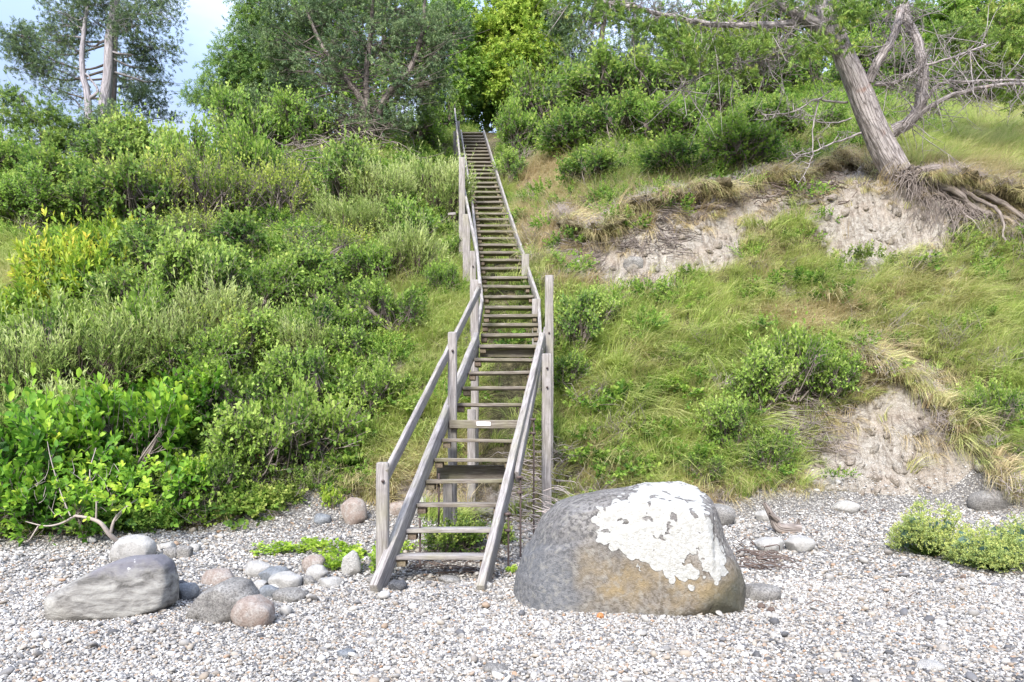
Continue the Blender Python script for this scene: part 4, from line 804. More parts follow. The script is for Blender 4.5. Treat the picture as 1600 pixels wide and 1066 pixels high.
BUSH = [
 ('broad', 60, 745, 1.0, 1.3, 'bright broad-leaved shrub at the left edge just above the shingle', GL), ('broad', 200, 715, 1.05, 1.25, 'bright broad-leaved shrub behind the curved bare branch', GL),
 ('broad', -20, 800, .8, .9, 'broad-leaved shrub cut by the left edge, lowest of all', GL), ('broad', 245, 770, .75, .8, 'low broad-leaved shrub right of the curved bare branch', GL), ('broad', 120, 800, .7, .7, 'low dark broad-leaved shrub directly behind the curved bare branch', GL),
 ('broad', 300, 640, .75, .9, 'broad-leaved shrub above the dark gap full of twigs', GL), ('rose', 400, 725, .85, 1.2, 'rose bush with pink flowers overhanging the dark rock', GL), ('rose', 465, 700, .85, 1.25, 'rose bush at the right end of the lower thicket row', GL),
 ('rose', 345, 765, .55, .8, 'small rose bush touching the dark rock', GL), ('rose', 500, 620, .8, 1.0, 'rose bush beside the long green grass, second row', GL), ('willow', 50, 610, 1.0, 1.2, 'silvery willow shrub at the left edge above the broad leaves', GL),
 ('willow', 150, 590, 1.05, 1.3, 'large silvery willow shrub with upright shoots, centre of the left thicket', GL), ('willow', 250, 560, 1.0, 1.25, 'silvery willow shrub right of the large upright one', GL), ('willow', 110, 680, .9, 1.0, 'willow shrub half hidden behind the broad leaves', GL),
 ('willow', 340, 520, .9, 1.1, 'grey-green willow shrub below the dense dark bramble', GL), ('willow', 10, 690, .8, 1.0, 'willow shrub leaning out of the left edge', GL), ('rose', 310, 585, .85, 1.0, 'rose bush between the willows and the lower roses', GL),
 ('rose', 390, 640, .85, 1.0, 'rose bush just above the flowering rose bush', GL), ('rose', 420, 555, .9, 1.0, 'rose bush in the middle of the thicket below the twiggy patch', GL), ('rose', 500, 530, .85, .95, 'rose bush bordering the bright grass at mid height', GL),
 ('rose', 585, 620, .55, .75, 'lone rose bush standing in the grass left of the handrail', GL), ('rose', 560, 560, .6, .7, 'low rose bush above the lone one in the grass', GL), ('yellow', 110, 455, .95, 1.3, 'yellow-leaved shrub by the grassy gap at the left', GL),
 ('yellow', 40, 510, .85, 1.0, 'yellow and green shrub cut by the left edge', GL), ('yellow', 160, 405, .7, 1.0, 'yellow-orange tipped shrub, upper of the yellowing group', GL), ('bramble', 240, 425, 1.0, 1.1, 'dark green bramble right of the yellow shrubs', GL),
 ('bramble', 215, 490, .9, 1.0, 'bramble in the shade between the yellow shrub and the willows', GL), ('bramble', 330, 440, 1.0, 1.05, 'dense bramble below the olive thorn thicket', GL), ('rose', 410, 470, .95, 1.0, 'bright rose bush at the centre of the left slope', GL),
 ('bramble', 470, 440, .9, .9, 'bramble near the twiggy brown patch', GL), ('rose', 540, 480, .8, .8, 'rose bush at the edge of the grass below the pale willow', GL), ('olive', 250, 320, 1.3, 1.6, 'olive thorn thicket with yellowish leaves, left part', GL),
 ('olive', 340, 320, 1.3, 1.6, 'olive thorn thicket with long bare twigs, middle part', GL), ('olive', 430, 320, 1.2, 1.4, 'olive thorn thicket, right part below the fallen branches', GL), ('olive', 300, 380, .9, .9, 'grey twiggy thorn shrub under the olive thicket', GL),
 ('bramble', 400, 385, .9, .9, 'bright bramble under the olive thorn thicket', GL), ('olive', 500, 390, .9, .9, 'half bare thorn shrub with brown twigs', GL), ('willow', 600, 320, .9, 1.2, 'pale silver willow shrub below the brown grass', GL),
 ('willow', 670, 305, .85, 1.2, 'pale silver willow shrub closest to the upper handrail', GL), ('green', 640, 375, .85, 1.0, 'fresh green bush below the pale willows', GL), ('willow', 555, 360, .8, 1.0, 'willow shrub left of the fresh green bush', GL),
 ('green', 580, 430, .7, .8, 'green bush bordering the bright grass near the handrail', GL), ('green', 690, 400, .5, .6, 'small green bush right against the tall posts', GL), ('bramble', 100, 300, 1.1, 1.2, 'bright bush on the left slope below the dark pine shrub', GU),
 ('bramble', 180, 265, 1.1, 1.1, 'bright bush below the brown topped shrub', GU), ('green', 50, 330, 1.0, 1.0, 'bush over the eroded hole at the left edge', GU), ('green', 30, 270, 1.1, 1.1, 'green bush at the left edge under the low pine', GU),
 ('bramble', 150, 340, .9, .9, 'bramble just above the yellow shrubs', GU), ('bramble', 250, 235, 1.0, 1.0, 'yellow-green bush on the skyline left of the middle pine', GU), ('green', 320, 230, .9, 1.0, 'yellow-green bush on the skyline next to the fir', GU),
 ('green', 380, 190, 1.2, 1.7, 'tall bright bush in front of the fir', GU), ('green', 420, 230, 1.1, 1.2, 'dark bush over the fallen branches', GU), ('bramble', 190, 215, 1.0, 1.3, 'bush with brownish top on the left skyline', GU),
 ('green', 640, 215, 1.1, 1.1, 'dull bush right of the middle pine trunk', GU), ('green', 690, 190, .9, 1.4, 'bush leaning over the top of the handrail', GU), ('green', 815, 225, 1.0, 1.4, 'fresh bush right of the top of the stairs', GR),
 ('green', 850, 175, 1.3, 1.8, 'tall bright bush right above the stairs', GR), ('green', 800, 275, .6, .8, 'small bush touching the right side of the upper stairs', GR), ('bramble', 900, 225, 1.1, 1.1, 'bramble below the dark right pine', GR),
 ('bramble', 975, 205, 1.1, 1.1, 'bramble under the dark twiggy gap', GR), ('green', 1040, 215, 1.1, 1.1, 'light green bush left of the leaning pine', GR), ('bramble', 1110, 185, 1.2, 1.1, 'bush under the long bare branches of the leaning pine', GR),
 ('bramble', 1180, 215, 1.0, .9, 'bush nearest the leaning pine on its left', GR), ('bramble', 1010, 150, 1.3, 1.4, 'bush on the upper slope behind the bare branches', GR), ('bramble', 1120, 130, 1.4, 1.4, 'upper slope bush straight behind the bare branches', GR),
 ('bramble', 1230, 130, 1.4, 1.3, 'upper slope bush left behind the leaning trunk', GR), ('bramble', 1390, 130, 1.3, 1.2, 'bush seen between the forked limbs of the leaning pine', GR), ('green', 1480, 110, 1.4, 1.3, 'bush behind the right pine sprays', GR), ('green', 1570, 120, 1.3, 1.2, 'bush on the upper slope at the right edge', GR),
 ('rose', 1185, 615, .65, .95, 'rose bush left part of the clump on the bare bank', GR), ('rose', 1235, 590, .75, 1.05, 'biggest rose bush over the brushwood on the bank', GR), ('rose', 1295, 600, .6, .8, 'rose bush at the right end of the clump above the clay', GR),
 ('rose', 1150, 680, .5, .75, 'rose bush hanging down left of the brushwood', GR), ('rose', 1195, 715, .45, .6, 'lowest rose bush of the clump behind the boulder', GR), ('rose', 1095, 735, .35, .45, 'little rose bush behind the top of the boulder', GR),
 ('bramble', 905, 530, .6, .9, 'dark bramble right behind the tall lone post', GR), ('rose', 925, 500, .55, .7, 'rose bush above the dark bramble by the tall post', GR), ('bramble', 885, 590, .45, .6, 'bramble at the foot of the dark one by the tall post', GR),
 ('rose', 1545, 655, .5, .75, 'compact rose bush with a red flower at the right edge', GR), ('rose', 1050, 560, .35, .4, 'small rose bush alone in the middle of the right grass slope', GR), ('rose', 1410, 545, .3, .4, 'small sprout above the straw ridge', GR),
 ('rose', 825, 455, .25, .4, 'tiny bush between the right stringer and the grass', GR), ('bramble', 715, 865, .42, .36, 'leafy plant growing under the lower treads', GL), ('bramble', 770, 850, .26, .3, 'leafy plant under the treads by the right stringer', GL),
 ('green', 1150, 245, 1.1, 1.0, 'leafy light green bush above the root tangle left of the leaning pine', GR), ('bramble', 1060, 265, 1.0, .8, 'low bush on the grass edge above the eroded hollow', GR), ('green', 1250, 205, 1.0, .9, 'light green bush half behind the dead side twigs of the leaning pine', GR), ('bramble', 930, 275, .8, .7, 'low bush between the yellow grass and the upper brambles', GR),
 ('green', 470, 185, 1.3, 1.4, 'bush between the fir and the middle pine', GU),
 ('willow', 700, 330, .8, 1.3, 'pale willow bush crowding the upper handrail', GL), ('willow', 640, 420, .75, 1.1, 'pale willow bush left of the tall posts', GL), ('green', 690, 450, .45, .7, 'small fresh bush beside the top of the lower handrail', GL),
 ('rose', 615, 500, .7, .9, 'rose bush in the grass left of the lower handrail top', GL), ('bramble', 545, 300, 1.0, 1.4, 'tall bramble between the thorn thicket and the pale willows', GL), ('rose', 300, 470, .9, 1.5, 'tall rose bush breaking the line of silvery willows', GL),
 ('green', 200, 545, .8, 1.4, 'fresh green bush growing through the silvery willows', GL), ('rose', 90, 560, .8, 1.3, 'rose bush below the yellow shrub among the willows', GL), ('green', 290, 290, 1.0, 1.7, 'tall yellow-green bush in the middle of the thorn thicket', GL),
 ('bramble', 210, 335, 1.0, 1.4, 'bramble growing up in front of the left thorn thicket', GL), ('willow', 480, 560, .7, 1.0, 'willow bush among the roses near the bright grass', GL), ('olive', 360, 560, .7, 1.1, 'half bare thorn bush among the lower roses', GL), ('green', 400, 280, 1.0, 1.5, 'bright bush closing the thorn thicket below the dead branches', GL),
 ('green', 880, 140, 1.5, 1.6, 'bush at the foot of the dark twiggy pine', GU), ('bramble', 950, 150, 1.5, 1.5, 'upper slope bush right of the dark twiggy pine', GU), ('bramble', 1310, 125, 1.5, 1.4, 'bush straight behind the leaning trunk', GU), ('green', 1070, 140, 1.5, 1.5, 'tall upper slope bush below the long bare branch', GU), ('green', 1180, 140, 1.5, 1.5, 'upper slope bush between the long bare branch and the leaning trunk', GU), ('green', 1440, 140, 1.5, 1.4, 'upper slope bush just right of the forked limbs', GU), ('bramble', 1530, 145, 1.5, 1.4, 'upper slope bush below the bottle-brush sprays', GU),
 ('lime', 570, 892, .34, .34, 'lime green plant at the foot of the first post', GL), ('lime', 530, 870, .42, .26, 'lime green creeper between the pale stones', GL), ('lime', 478, 860, .42, .22, 'lime green creeper behind the mauve stone', GL),
 ('lime', 436, 862, .36, .16, 'sparse lime creeper, farthest left on the shingle', GL), ('lime', 515, 795, .22, .4, 'small bright sprig left of the pink rounded rock', GL), ('lime', 610, 866, .3, .26, 'lime green leaves right behind the first post', GL), ('lime', 808, 895, .14, .16, 'small yellow-green leaves between right stringer and boulder', GL), ('lime', 508, 888, .3, .2, 'lime leaves directly right of the mauve stone', GL),
]
for b in BUSH: shrub(b[0], b[1], b[2], b[3] * (1.0 if b[0] == 'lime' else 1.25), b[4] * (1.0 if b[0] == 'lime' else 1.3), b[5], b[6], base=b[0] == 'lime' or b[2] > 845)
# rose flowers, one thing each
def flower(px, py, D, label, col):
    g = Geo(); c = W3(px, py, D); 
    for k_ in range(5):
        a = k_ * 1.2566; u = np.array([math.cos(a), -.35, math.sin(a)]); v_ = np.array([-math.sin(a), 0, math.cos(a)])
        g.add([c, c + u * .03 - v_ * .022, c + u * .05, c + u * .03 + v_ * .022], quads=[[0, 1, 2, 3]])
    limb(g, [c + [0, .05, 0], c + [0, -.01, 0]], .012, .01, 3, 6); return obj('rose_flower', g.mesh('rose_flower'), col, label=label, category='flower', group='rose flowers')
m, nt, out = newmat('pink_petal'); finish(nt, out, (.62, .06, .16), .6); M_PETAL = m
m, nt, out = newmat('red_petal'); finish(nt, out, (.65, .06, .03), .6); M_PETR = m

# bare curved branch plant lower left
a = hit(192, 852); D = a[1] - .15
g = Geo(); Pd = lambda x_, y_, dd=0: W3(x_, y_, D + dd)
limb(g, [a, Pd(172, 836), Pd(158, 818), Pd(140, 810), Pd(118, 806, .05)], .035, .018, 20, 8, bark=.1)
limb(g, [Pd(118, 806, .05), Pd(95, 818), Pd(70, 822), Pd(40, 815)], .016, .007, 12, 6); limb(g, [Pd(172, 836), Pd(180, 810), Pd(200, 790), Pd(215, 780, .1)], .022, .008, 12, 6)
limb(g, [Pd(150, 814), Pd(150, 780), Pd(140, 740), Pd(150, 700, .1)], .012, .005, 12, 5); limb(g, [Pd(110, 806), Pd(95, 770), Pd(80, 720), Pd(74, 690)], .010, .004, 12, 5)
limb(g, [Pd(60, 822), Pd(40, 850), Pd(10, 858), Pd(-20, 852)], .010, .005, 10, 5)
r = np.random.RandomState(9)
for _ in range(45):
    x0, y0 = r.uniform(40, 200), r.uniform(740, 818); p = Pd(x0, y0, r.uniform(-.1, .15)); d = r.normal(size=3) * [.08, .05, .06] + [0, 0, .16]; limb(g, [p, p + d * .5 + r.normal(size=3) * .02, p + d], .005, .002, 5, 4)
t = thing('bare_branch_shrub', 'pale curved bare branch with a few lime leaves leaning out over the shingle', 'shrub', a); m_ = g.mesh('branch', a, True); obj('branch', m_, M_DEAD, t)
g = Geo(); n_ = 46; B = np.array([Pd(r.uniform(100, 260), r.uniform(735, 800), r.uniform(-.25, .1)) for _ in range(n_)]); leaves(g, B, nrm(r.normal(size=(n_, 3)) * .5 + [0, -.2, .5]), .2, 9, .11, .07, 65, r, .05, tint0=np.full(n_, .95), rich=True)
obj('foliage', g.mesh('foliage', a), M_BEAM, t)

# flowering kale
def kale(px, py, R, Hh, label, seed):
    r = np.random.RandomState(seed); p = hit(px, py); t = thing('kale_plant', label, 'plant', p, 'flowering kale plants')
    g = Geo(); n_ = 44; a = r.uniform(0, 6.3, n_); q_ = np.sqrt(r.rand(n_)) * R * .7; B = np.stack([np.cos(a) * q_, np.sin(a) * q_, r.uniform(.1, .7, n_) * Hh], 1); d = nrm(np.stack([np.cos(a), np.sin(a), r.uniform(.2, 1.2, n_)], 1) + r.normal(size=(n_, 3)) * .3)
    leaves(g, B, d, .05, 1, .13, .10, 20, r, 0, upb=.2, rich=True); obj('foliage', g.mesh('foliage'), M_KALE, t)
    g = Geo(); n_ = int(1500 * R * R / .25); a = r.uniform(0, 6.3, n_); q_ = np.sqrt(r.rand(n_)) * R; top = Hh * (1 - .5 * (q_ / R) ** 2) * (1 + .25 * np.sin(a * 3 + seed)); T0 = np.stack([np.cos(a) * q_, np.sin(a) * q_, top * r.uniform(.25, 1.0, n_)], 1)
    leaves(g, T0, nrm(r.normal(size=(n_, 3)) + [0, 0, .8]), .07, 9, .024, .022, 75, r, 0, tint0=.4 + .6 * r.rand(n_)); obj('blossom', g.mesh('blossom'), M_KALEF, t)
    g = Geo(); k_ = r.choice(n_, 160); tubes(g, np.stack([T0[k_] * [.2, .2, 0], T0[k_] * [.6, .6, .5], T0[k_]], 1), np.tile([.006, .004, .002], (160, 1)), 3); obj('stem', g.mesh('stem'), M_WILLOW, t)
kale(1450, 868, .44, .62, 'yellow-green flowering kale, taller left plant on the shingle', 3); kale(1548, 890, .46, .46, 'yellow-green flowering kale, lower right plant by the frame edge', 4)
kale(1605, 872, .36, .46, 'yellow-green flowering kale cut by the right edge', 5)
# dry tuft on the beach
p = hit(78, 932); t = obj('dry_tuft', tuft(71, 60, .14, .05, (.2, -.1, 0), .005, .2).copy(), None, label='little dry brown grass tuft left behind the layered slab', category='grass tuft'); t.location = p
t.data.materials.clear(); t.data.materials.append(M_DEAD)

# ------------------------------------------------------------------ trees
TS = {'pine': (.15, 13, .12, .030, 50, M_PINE, .0), 'pineb': (.16, 16, .12, .026, 48, M_PINE2, .0), 'fir': (.32, 16, .11, .032, 55, M_FIR, .25), 'decid': (.30, 9, .12, .085, 60, M_TREE, .1), 'maple': (.32, 9, .13, .09, 60, M_MAPLE, .1)}
def tree(name, label, base, trunks, pads, kind, seed, bark, dens=1.0, twig=1.0, group='trees on top of the slope', trunk_sides=10, twigr=.012, barkd=0.06, flat=1.0, leafs=1.0, bare=()):
    """trunks: [(points (px,py,D)), r0, r1]; pads: (px, py, D, rx px, ry px): clumps of foliage, each fed by its own limb"""
    r = np.random.RandomState(seed); o0 = W3(*base); t = thing(name, label, 'tree', o0, group); g = Geo(); L, nl, ll, lw, ang, mt, dr = TS[kind]; ll *= leafs; lw *= leafs
    tp = []
    for pts, r0, r1 in trunks:
        P_ = limb(g, [W3(*p) for p in pts], r0, r1, 26, trunk_sides, bark=barkd * .5, seed=seed, wob=.01, rng=r); tp.append((P_, np.linspace(r0, r1, 26)))
    AP = np.concatenate([a[0] for a in tp]); AR = np.concatenate([a[1] for a in tp])
    f = Geo(); Bs = []; Ds = []; Tn = []
    for pad in pads:
        px, py, D, rx, ry = pad[:5]; m_ = pad[5] if len(pad) > 5 else 1.0
        c = W3(px, py, D); R_ = np.array([rx / F * D, (rx + ry) / 2 / F * D, ry / F * D])
        cost = np.linalg.norm(AP - (c - [0, 0, R_[2] * .5]), axis=1) + 1.2 * np.maximum(0, AP[:, 2] - c[2]); k_ = cost.argmin(); s = AP[k_]
        mid = (s + c) / 2 + [0, 0, -.1 * np.linalg.norm(c - s)] + r.normal(size=3) * .12; r0 = min(AR[k_] * .45, .015 + .018 * np.linalg.norm(c - s)); LP = limb(g, [s, mid, c], r0, .015, 12, 6, wob=.02, rng=r)
        ns = int(max(6, 10 * twig * max(rx * D / F, .6)))
        ks = r.randint(5, 12, ns); e = c + r.normal(size=(ns, 3)) * R_ * .5; st_ = LP[ks]; md = (st_ + e) / 2 + r.normal(size=(ns, 3)) * .1 * R_.mean()
        tubes(g, np.stack([st_, md, e], 1), np.tile([twigr, twigr * .7, twigr * .35], (ns, 1)), 4)
        vol = R_[0] * R_[2] + R_[0] * R_[1]; n_ = int(dens * m_ * 430 * vol / (leafs ** 1.5)) + 8
        nc = max(4, n_ // 16); cc = nrm(r.normal(size=(nc, 3))) * (r.uniform(.15, 1, (nc, 1)) ** .45) * R_ * [1, 1, flat]; q_ = r.randint(0, nc, n_)
        d = nrm(r.normal(size=(n_, 3)) + nrm(cc[q_]) * .9 + [0, 0, .35]); B = c + cc[q_] + r.normal(size=(n_, 3)) * (.13 + .10 * R_.mean())
        if dr > .2: d[:, 2] -= .5; d = nrm(d)
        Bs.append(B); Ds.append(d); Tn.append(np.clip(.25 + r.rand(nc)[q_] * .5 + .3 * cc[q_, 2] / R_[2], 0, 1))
        e2 = B[::3]; i2 = r.randint(0, ns, len(e2)); tubes(g, np.stack([e[i2] * .35 + e2 * .65 + r.normal(size=e2.shape) * .04, e2], 1), np.tile([twigr * .5, twigr * .25], (len(e2), 1)), 3)
    for pts, r0, r1 in bare: limb(g, [W3(*p) for p in pts], r0, r1, 12, 6, wob=.03, rng=r)
    obj('trunk', g.mesh('trunk', o0, True), bark, t)
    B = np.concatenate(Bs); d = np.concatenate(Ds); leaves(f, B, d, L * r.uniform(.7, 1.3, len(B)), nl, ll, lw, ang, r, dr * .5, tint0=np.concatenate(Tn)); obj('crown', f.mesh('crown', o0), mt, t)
    return t
# tall pines on the left skyline
tree('pine_tree', 'tall pine with a straight pale trunk on the left skyline', (163, 330, 29), [([(160, 330, 29), (163, 170, 29), (170, 110, 29), (171, 60, 29), (180, 0, 29), (182, -80, 29)], .24, .12)],
     [(150, 30, 29, 50, 18), (215, 40, 28.5, 52, 26), (240, 75, 29, 40, 18), (210, 85, 29.5, 36, 14), (255, 20, 29, 28, 24), (190, -20, 29, 90, 40), (90, -20, 29.5, 26, 26), (225, 120, 29.5, 30, 14, .6), (120, 60, 30, 30, 12, .6), (250, 105, 30, 36, 12, .6), (262, 128, 30, 30, 8, .4), (185, 40, 29.6, 36, 16)], 'pine', 1, M_BARKL, .5, leafs=.95)
tree('pine_tree', 'slim forked pine left of the tall one on the skyline', (138, 330, 28.5), [([(138, 330, 28.5), (138, 165, 28.5), (130, 120, 28.5), (128, 90, 28.5), (131, 50, 28.5), (137, 10, 28.5)], .15, .06), ([(139, 155, 28.5), (152, 145, 28.4), (150, 135, 28.4), (134, 115, 28.4)], .07, .03)],
     [(100, 40, 29, 32, 30), (85, 15, 29, 22, 22, .7), (120, -15, 29, 32, 26), (110, 75, 29, 30, 14), (75, 55, 29, 22, 10, .7)], 'pine', 2, M_BARKL, .48, leafs=.95)
tree('pine_tree', 'dark spreading conifer behind the pale trunks on the left', (176, 330, 32), [([(176, 330, 32), (176, 160, 32), (180, 60, 32), (180, 20, 32)], .2, .08)],
     [(30, 58, 32, 42, 14, 1.4), (60, 82, 32, 46, 16, 1.4), (40, 105, 32.5, 32, 9, .7), (90, 110, 32, 40, 14), (80, 135, 32, 34, 8, .6), (205, 135, 33, 40, 14), (225, 150, 32, 34, 12), (230, 170, 32, 34, 10, .8), (110, 150, 32, 30, 9, .6), (5, 50, 32, 16, 8, .5), (250, 185, 32, 26, 8, .5)], 'pine', 3, M_BARKD, .6, leafs=1.0)
# low dark pine scrub at the left edge
tree('pine_scrub', 'low bushy pine with bright shoots at the left edge below the tall pines', (80, 285, 24), [([(90, 300, 24), (70, 240, 24), (60, 190, 24)], .09, .04), ([(60, 250, 24), (10, 265, 24), (-30, 262, 24)], .06, .03)],
     [(30, 150, 24, 22, 16), (18, 190, 24, 26, 18), (70, 185, 24, 36, 18), (112, 198, 24, 26, 12), (60, 225, 23.6, 46, 16), (10, 240, 23.6, 30, 14), (98, 222, 24, 30, 14), (-14, 175, 24, 16, 18)], 'pineb', 4, M_BARKD, .95, leafs=1.1)
tree('pine_scrub', 'low dark pine scrub with a reddish top right of the bushy pine', (175, 270, 24.5), [([(175, 285, 24.5), (170, 230, 24.5), (165, 190, 24.5)], .07, .03)], [(160, 185, 24.5, 28, 16), (190, 190, 24.5, 30, 16), (150, 215, 24.3, 34, 20), (195, 215, 24.3, 28, 18)], 'pine', 14, M_BARKD, .8)
# fir, left of the middle pine
tree('fir_tree', 'light green fir with drooping sprays between the sky gap and the middle pine', (420, 240, 28), [([(425, 240, 28), (420, 120, 28), (418, 20, 28), (415, -80, 28)], .2, .08)],
     [(385, 105, 28, 44, 26), (350, 130, 28, 34, 20), (400, 60, 28, 44, 30), (365, 90, 28, 30, 22), (330, 145, 28, 30, 14), (410, 145, 28, 50, 26), (440, 100, 27.6, 40, 34), (420, 15, 28, 44, 34), (455, 50, 28, 36, 30), (370, 160, 27.6, 50, 16), (310, 150, 28, 20, 8, .6), (440, 180, 27.5, 40, 20)], 'fir', 5, M_BARKD, 1.0, leafs=1.25)
# middle pine with a fan of bare branches
fan = []
r = np.random.RandomState(8)
TRK = [[(575, 190, 25), (560, 150, 25), (535, 115, 25.2), (505, 75, 25.2)], [(585, 200, 25), (605, 150, 24.8), (640, 110, 24.8), (660, 50, 25)], [(575, 190, 25), (572, 120, 25.2), (580, 40, 25.4)]]
for k_ in range(170):
    tk = np.array(TRK[k_ % 3], float); u = r.uniform(.15, len(tk) - 1.01); s0 = tk[int(u)] * (1 - u % 1) + tk[int(u) + 1] * (u % 1); side = 1 if r.rand() < .5 else -1
    x1 = s0[0] + side * r.uniform(20, 95) + (s0[0] - 575) * .3; y1 = s0[1] - r.uniform(-12, 60); D1 = s0[2] - r.uniform(-.4, 1.5)
    fan.append(([tuple(s0), ((s0[0] + x1) / 2, (s0[1] + y1) / 2 + r.uniform(2, 12), (s0[2] + D1) / 2), (x1, y1, D1)], .016, .004))
tree('pine_tree', 'wide pine with a fan of bare grey-brown branches left of the top of the stairs', (572, 235, 25), [([(590, 240, 25), (575, 190, 25), (560, 150, 25), (535, 115, 25.2), (505, 75, 25.2), (480, 20, 25.4)], .15, .05), ([(585, 200, 25), (605, 150, 24.8), (640, 110, 24.8), (660, 50, 25), (665, -30, 25)], .14, .05), ([(575, 190, 25), (572, 120, 25.2), (580, 40, 25.4), (585, -40, 25.4)], .12, .05)],
     [(430, 60, 25.6, 40, 30), (470, 20, 25.4, 46, 30), (540, -5, 25.4, 60, 30), (450, 110, 25.8, 40, 24), (620, 15, 25.2, 56, 32), (665, 60, 24.8, 46, 34), (690, 95, 24.8, 34, 30), (670, 130, 24.8, 46, 20), (430, 160, 26, 40, 18, .8), (520, 45, 26, 60, 26, .6), (600, 70, 26.2, 60, 30, .6), (480, 140, 26.2, 40, 22, .6), (550, 100, 26.4, 60, 34, .4), (700, 40, 25.4, 30, 36), (640, 165, 25, 40, 14, .8), (470, 190, 24.6, 50, 16), (530, 175, 24.4, 40, 16, .8), (610, 190, 24.4, 46, 16), (560, 60, 24.4, 60, 24, .5), (500, 110, 24.4, 46, 24, .5), (625, 120, 24.2, 40, 24, .5), (440, 205, 24.4, 50, 14)], 'pine', 6, M_BARKD, .6, bare=fan, twig=1.6, leafs=1.15)
# fallen dead branches under it
g = Geo(); r = np.random.RandomState(15)
for k_ in range(330):
    x0, y0 = 560 + r.normal() * 45, 215 + r.normal() * 18; c = hit(x0, y0); c[2] += r.uniform(.05, 1.1); a = r.uniform(0, 6.3); L = r.uniform(.4, 1.7); d = np.array([math.cos(a), -abs(math.sin(a)) * .6, r.uniform(-.6, .3)]) * L
    limb(g, [c, c + d * .5 + r.normal(size=3) * .15, c + d + [0, 0, -.1]], .02, .006, 6, 4)
obj('brushwood', g.mesh('brushwood'), M_TWIG, label='heap of tangled dead branches right at the foot of the middle pine', category='dead branches')
g = Geo()
for k_ in range(260):
    x0, y0 = 470 + r.normal() * 55, 262 + r.normal() * 18; c = hit(x0, y0); c[2] += r.uniform(.05, .9); a = r.uniform(0, 6.3); L = r.uniform(.3, 1.2); d = np.array([math.cos(a), -abs(math.sin(a)) * .5, r.uniform(-.5, .3)]) * L
    limb(g, [c, c + d * .5 + r.normal(size=3) * .12, c + d], .016, .005, 6, 4)
obj('brushwood', g.mesh('brushwood'), M_TWIG, label='lower scatter of grey dead branches on the slope left below the middle pine', category='dead branches')
# leafy trees round the top of the stairs
tree('leafy_tree', 'bright yellow-green tree right above the top of the stairs', (830, 190, 34), [([(835, 200, 34), (835, 100, 34), (825, 20, 34), (820, -60, 34)], .13, .05), ([(872, 200, 33), (868, 100, 33), (850, 50, 33)], .07, .03)],
     [(800, 95, 33, 40, 30), (770, 60, 33.5, 30, 34), (840, 80, 33, 38, 34), (800, 40, 34, 40, 30), (840, 30, 34, 36, 34), (785, 5, 34, 26, 24), (830, -20, 34, 40, 34), (760, 110, 33, 28, 20), (795, 140, 32.5, 30, 20), (850, 130, 33, 30, 24), (875, 60, 34, 26, 26)], 'maple', 21, M_BARKD, .95, leafs=1.3)
tree('leafy_tree', 'green tree left above the top of the stairs behind the middle pine', (715, 190, 33), [([(722, 200, 33), (718, 100, 33), (705, 20, 33), (700, -40, 33)], .14, .05)],
     [(700, 30, 33, 34, 30), (690, 80, 33.5, 34, 28), (722, 70, 33, 20, 34), (718, 120, 32.5, 24, 22), (705, 0, 33.5, 20, 24), (740, 110, 32.6, 20, 24), (700, 150, 32, 26, 24), (738, 40, 34, 18, 20, .7)], 'decid', 22, M_BARKD, 1.0, leafs=1.3)
tree('leafy_tree', 'shaded tree closing the gap behind the top of the stairs', (765, 200, 39), [([(760, 205, 39), (762, 120, 39), (765, 40, 39)], .16, .06)], [(755, 120, 38, 34, 30), (770, 160, 37, 34, 24), (745, 170, 37, 26, 24), (790, 180, 37, 30, 20), (765, 80, 38, 30, 26)], 'decid', 23, M_BARKD, 1.1, leafs=1.5)
tree('leafy_tree', 'pale green tree rising behind the middle pine', (560, 100, 40), [([(600, 200, 40), (600, 60, 40), (600, -40, 40)], .2, .08)], [(540, 20, 40, 60, 30), (620, 10, 40, 50, 30), (480, 0, 40, 40, 34), (660, 40, 39, 40, 40), (560, 80, 40, 70, 40), (470, 80, 40, 50, 44), (640, 110, 39, 50, 40), (540, 160, 38, 80, 30), (430, 140, 38, 50, 30)], 'decid', 24, M_BARKD, .6, leafs=1.7)
# dark pine on the right of the stairs
tree('pine_tree', 'dark twiggy pine right of the yellow-green tree', (940, 200, 29), [([(945, 215, 29), (955, 140, 29), (940, 70, 29), (950, 0, 29), (955, -60, 29)], .16, .07), ([(900, 215, 28.5), (892, 150, 28.5), (880, 100, 28.5)], .06, .03)],
     [(900, 80, 29, 36, 26), (930, 30, 29, 40, 26), (880, 25, 29.5, 26, 26), (985, 90, 28.5, 40, 26), (1020, 60, 29, 40, 26), (970, 10, 29, 40, 20), (1035, 100, 28, 36, 18), (925, 120, 28.5, 40, 20), (990, 135, 28, 40, 16), (1070, 85, 28.5, 34, 22), (1050, 25, 29.5, 36, 22, .7), (880, 140, 28.5, 30, 20, .7), (1110, 100, 28.5, 30, 16, .8)], 'pine', 25, M_BARKD, .8, twig=2.4, leafs=1.15)
tree('leafy_tree', 'yellow-green tree far behind the long bare pine branch', (1180, 120, 38), [([(1180, 160, 38), (1180, 60, 38), (1180, -20, 38)], .2, .06)], [(1130, 35, 38, 46, 22), (1190, 25, 38, 44, 24), (1240, 45, 38, 36, 24), (1160, 70, 37, 50, 20), (1230, 90, 36, 44, 20), (1080, 60, 37, 36, 18)], 'maple', 26, M_BARKD, .7, leafs=1.6)
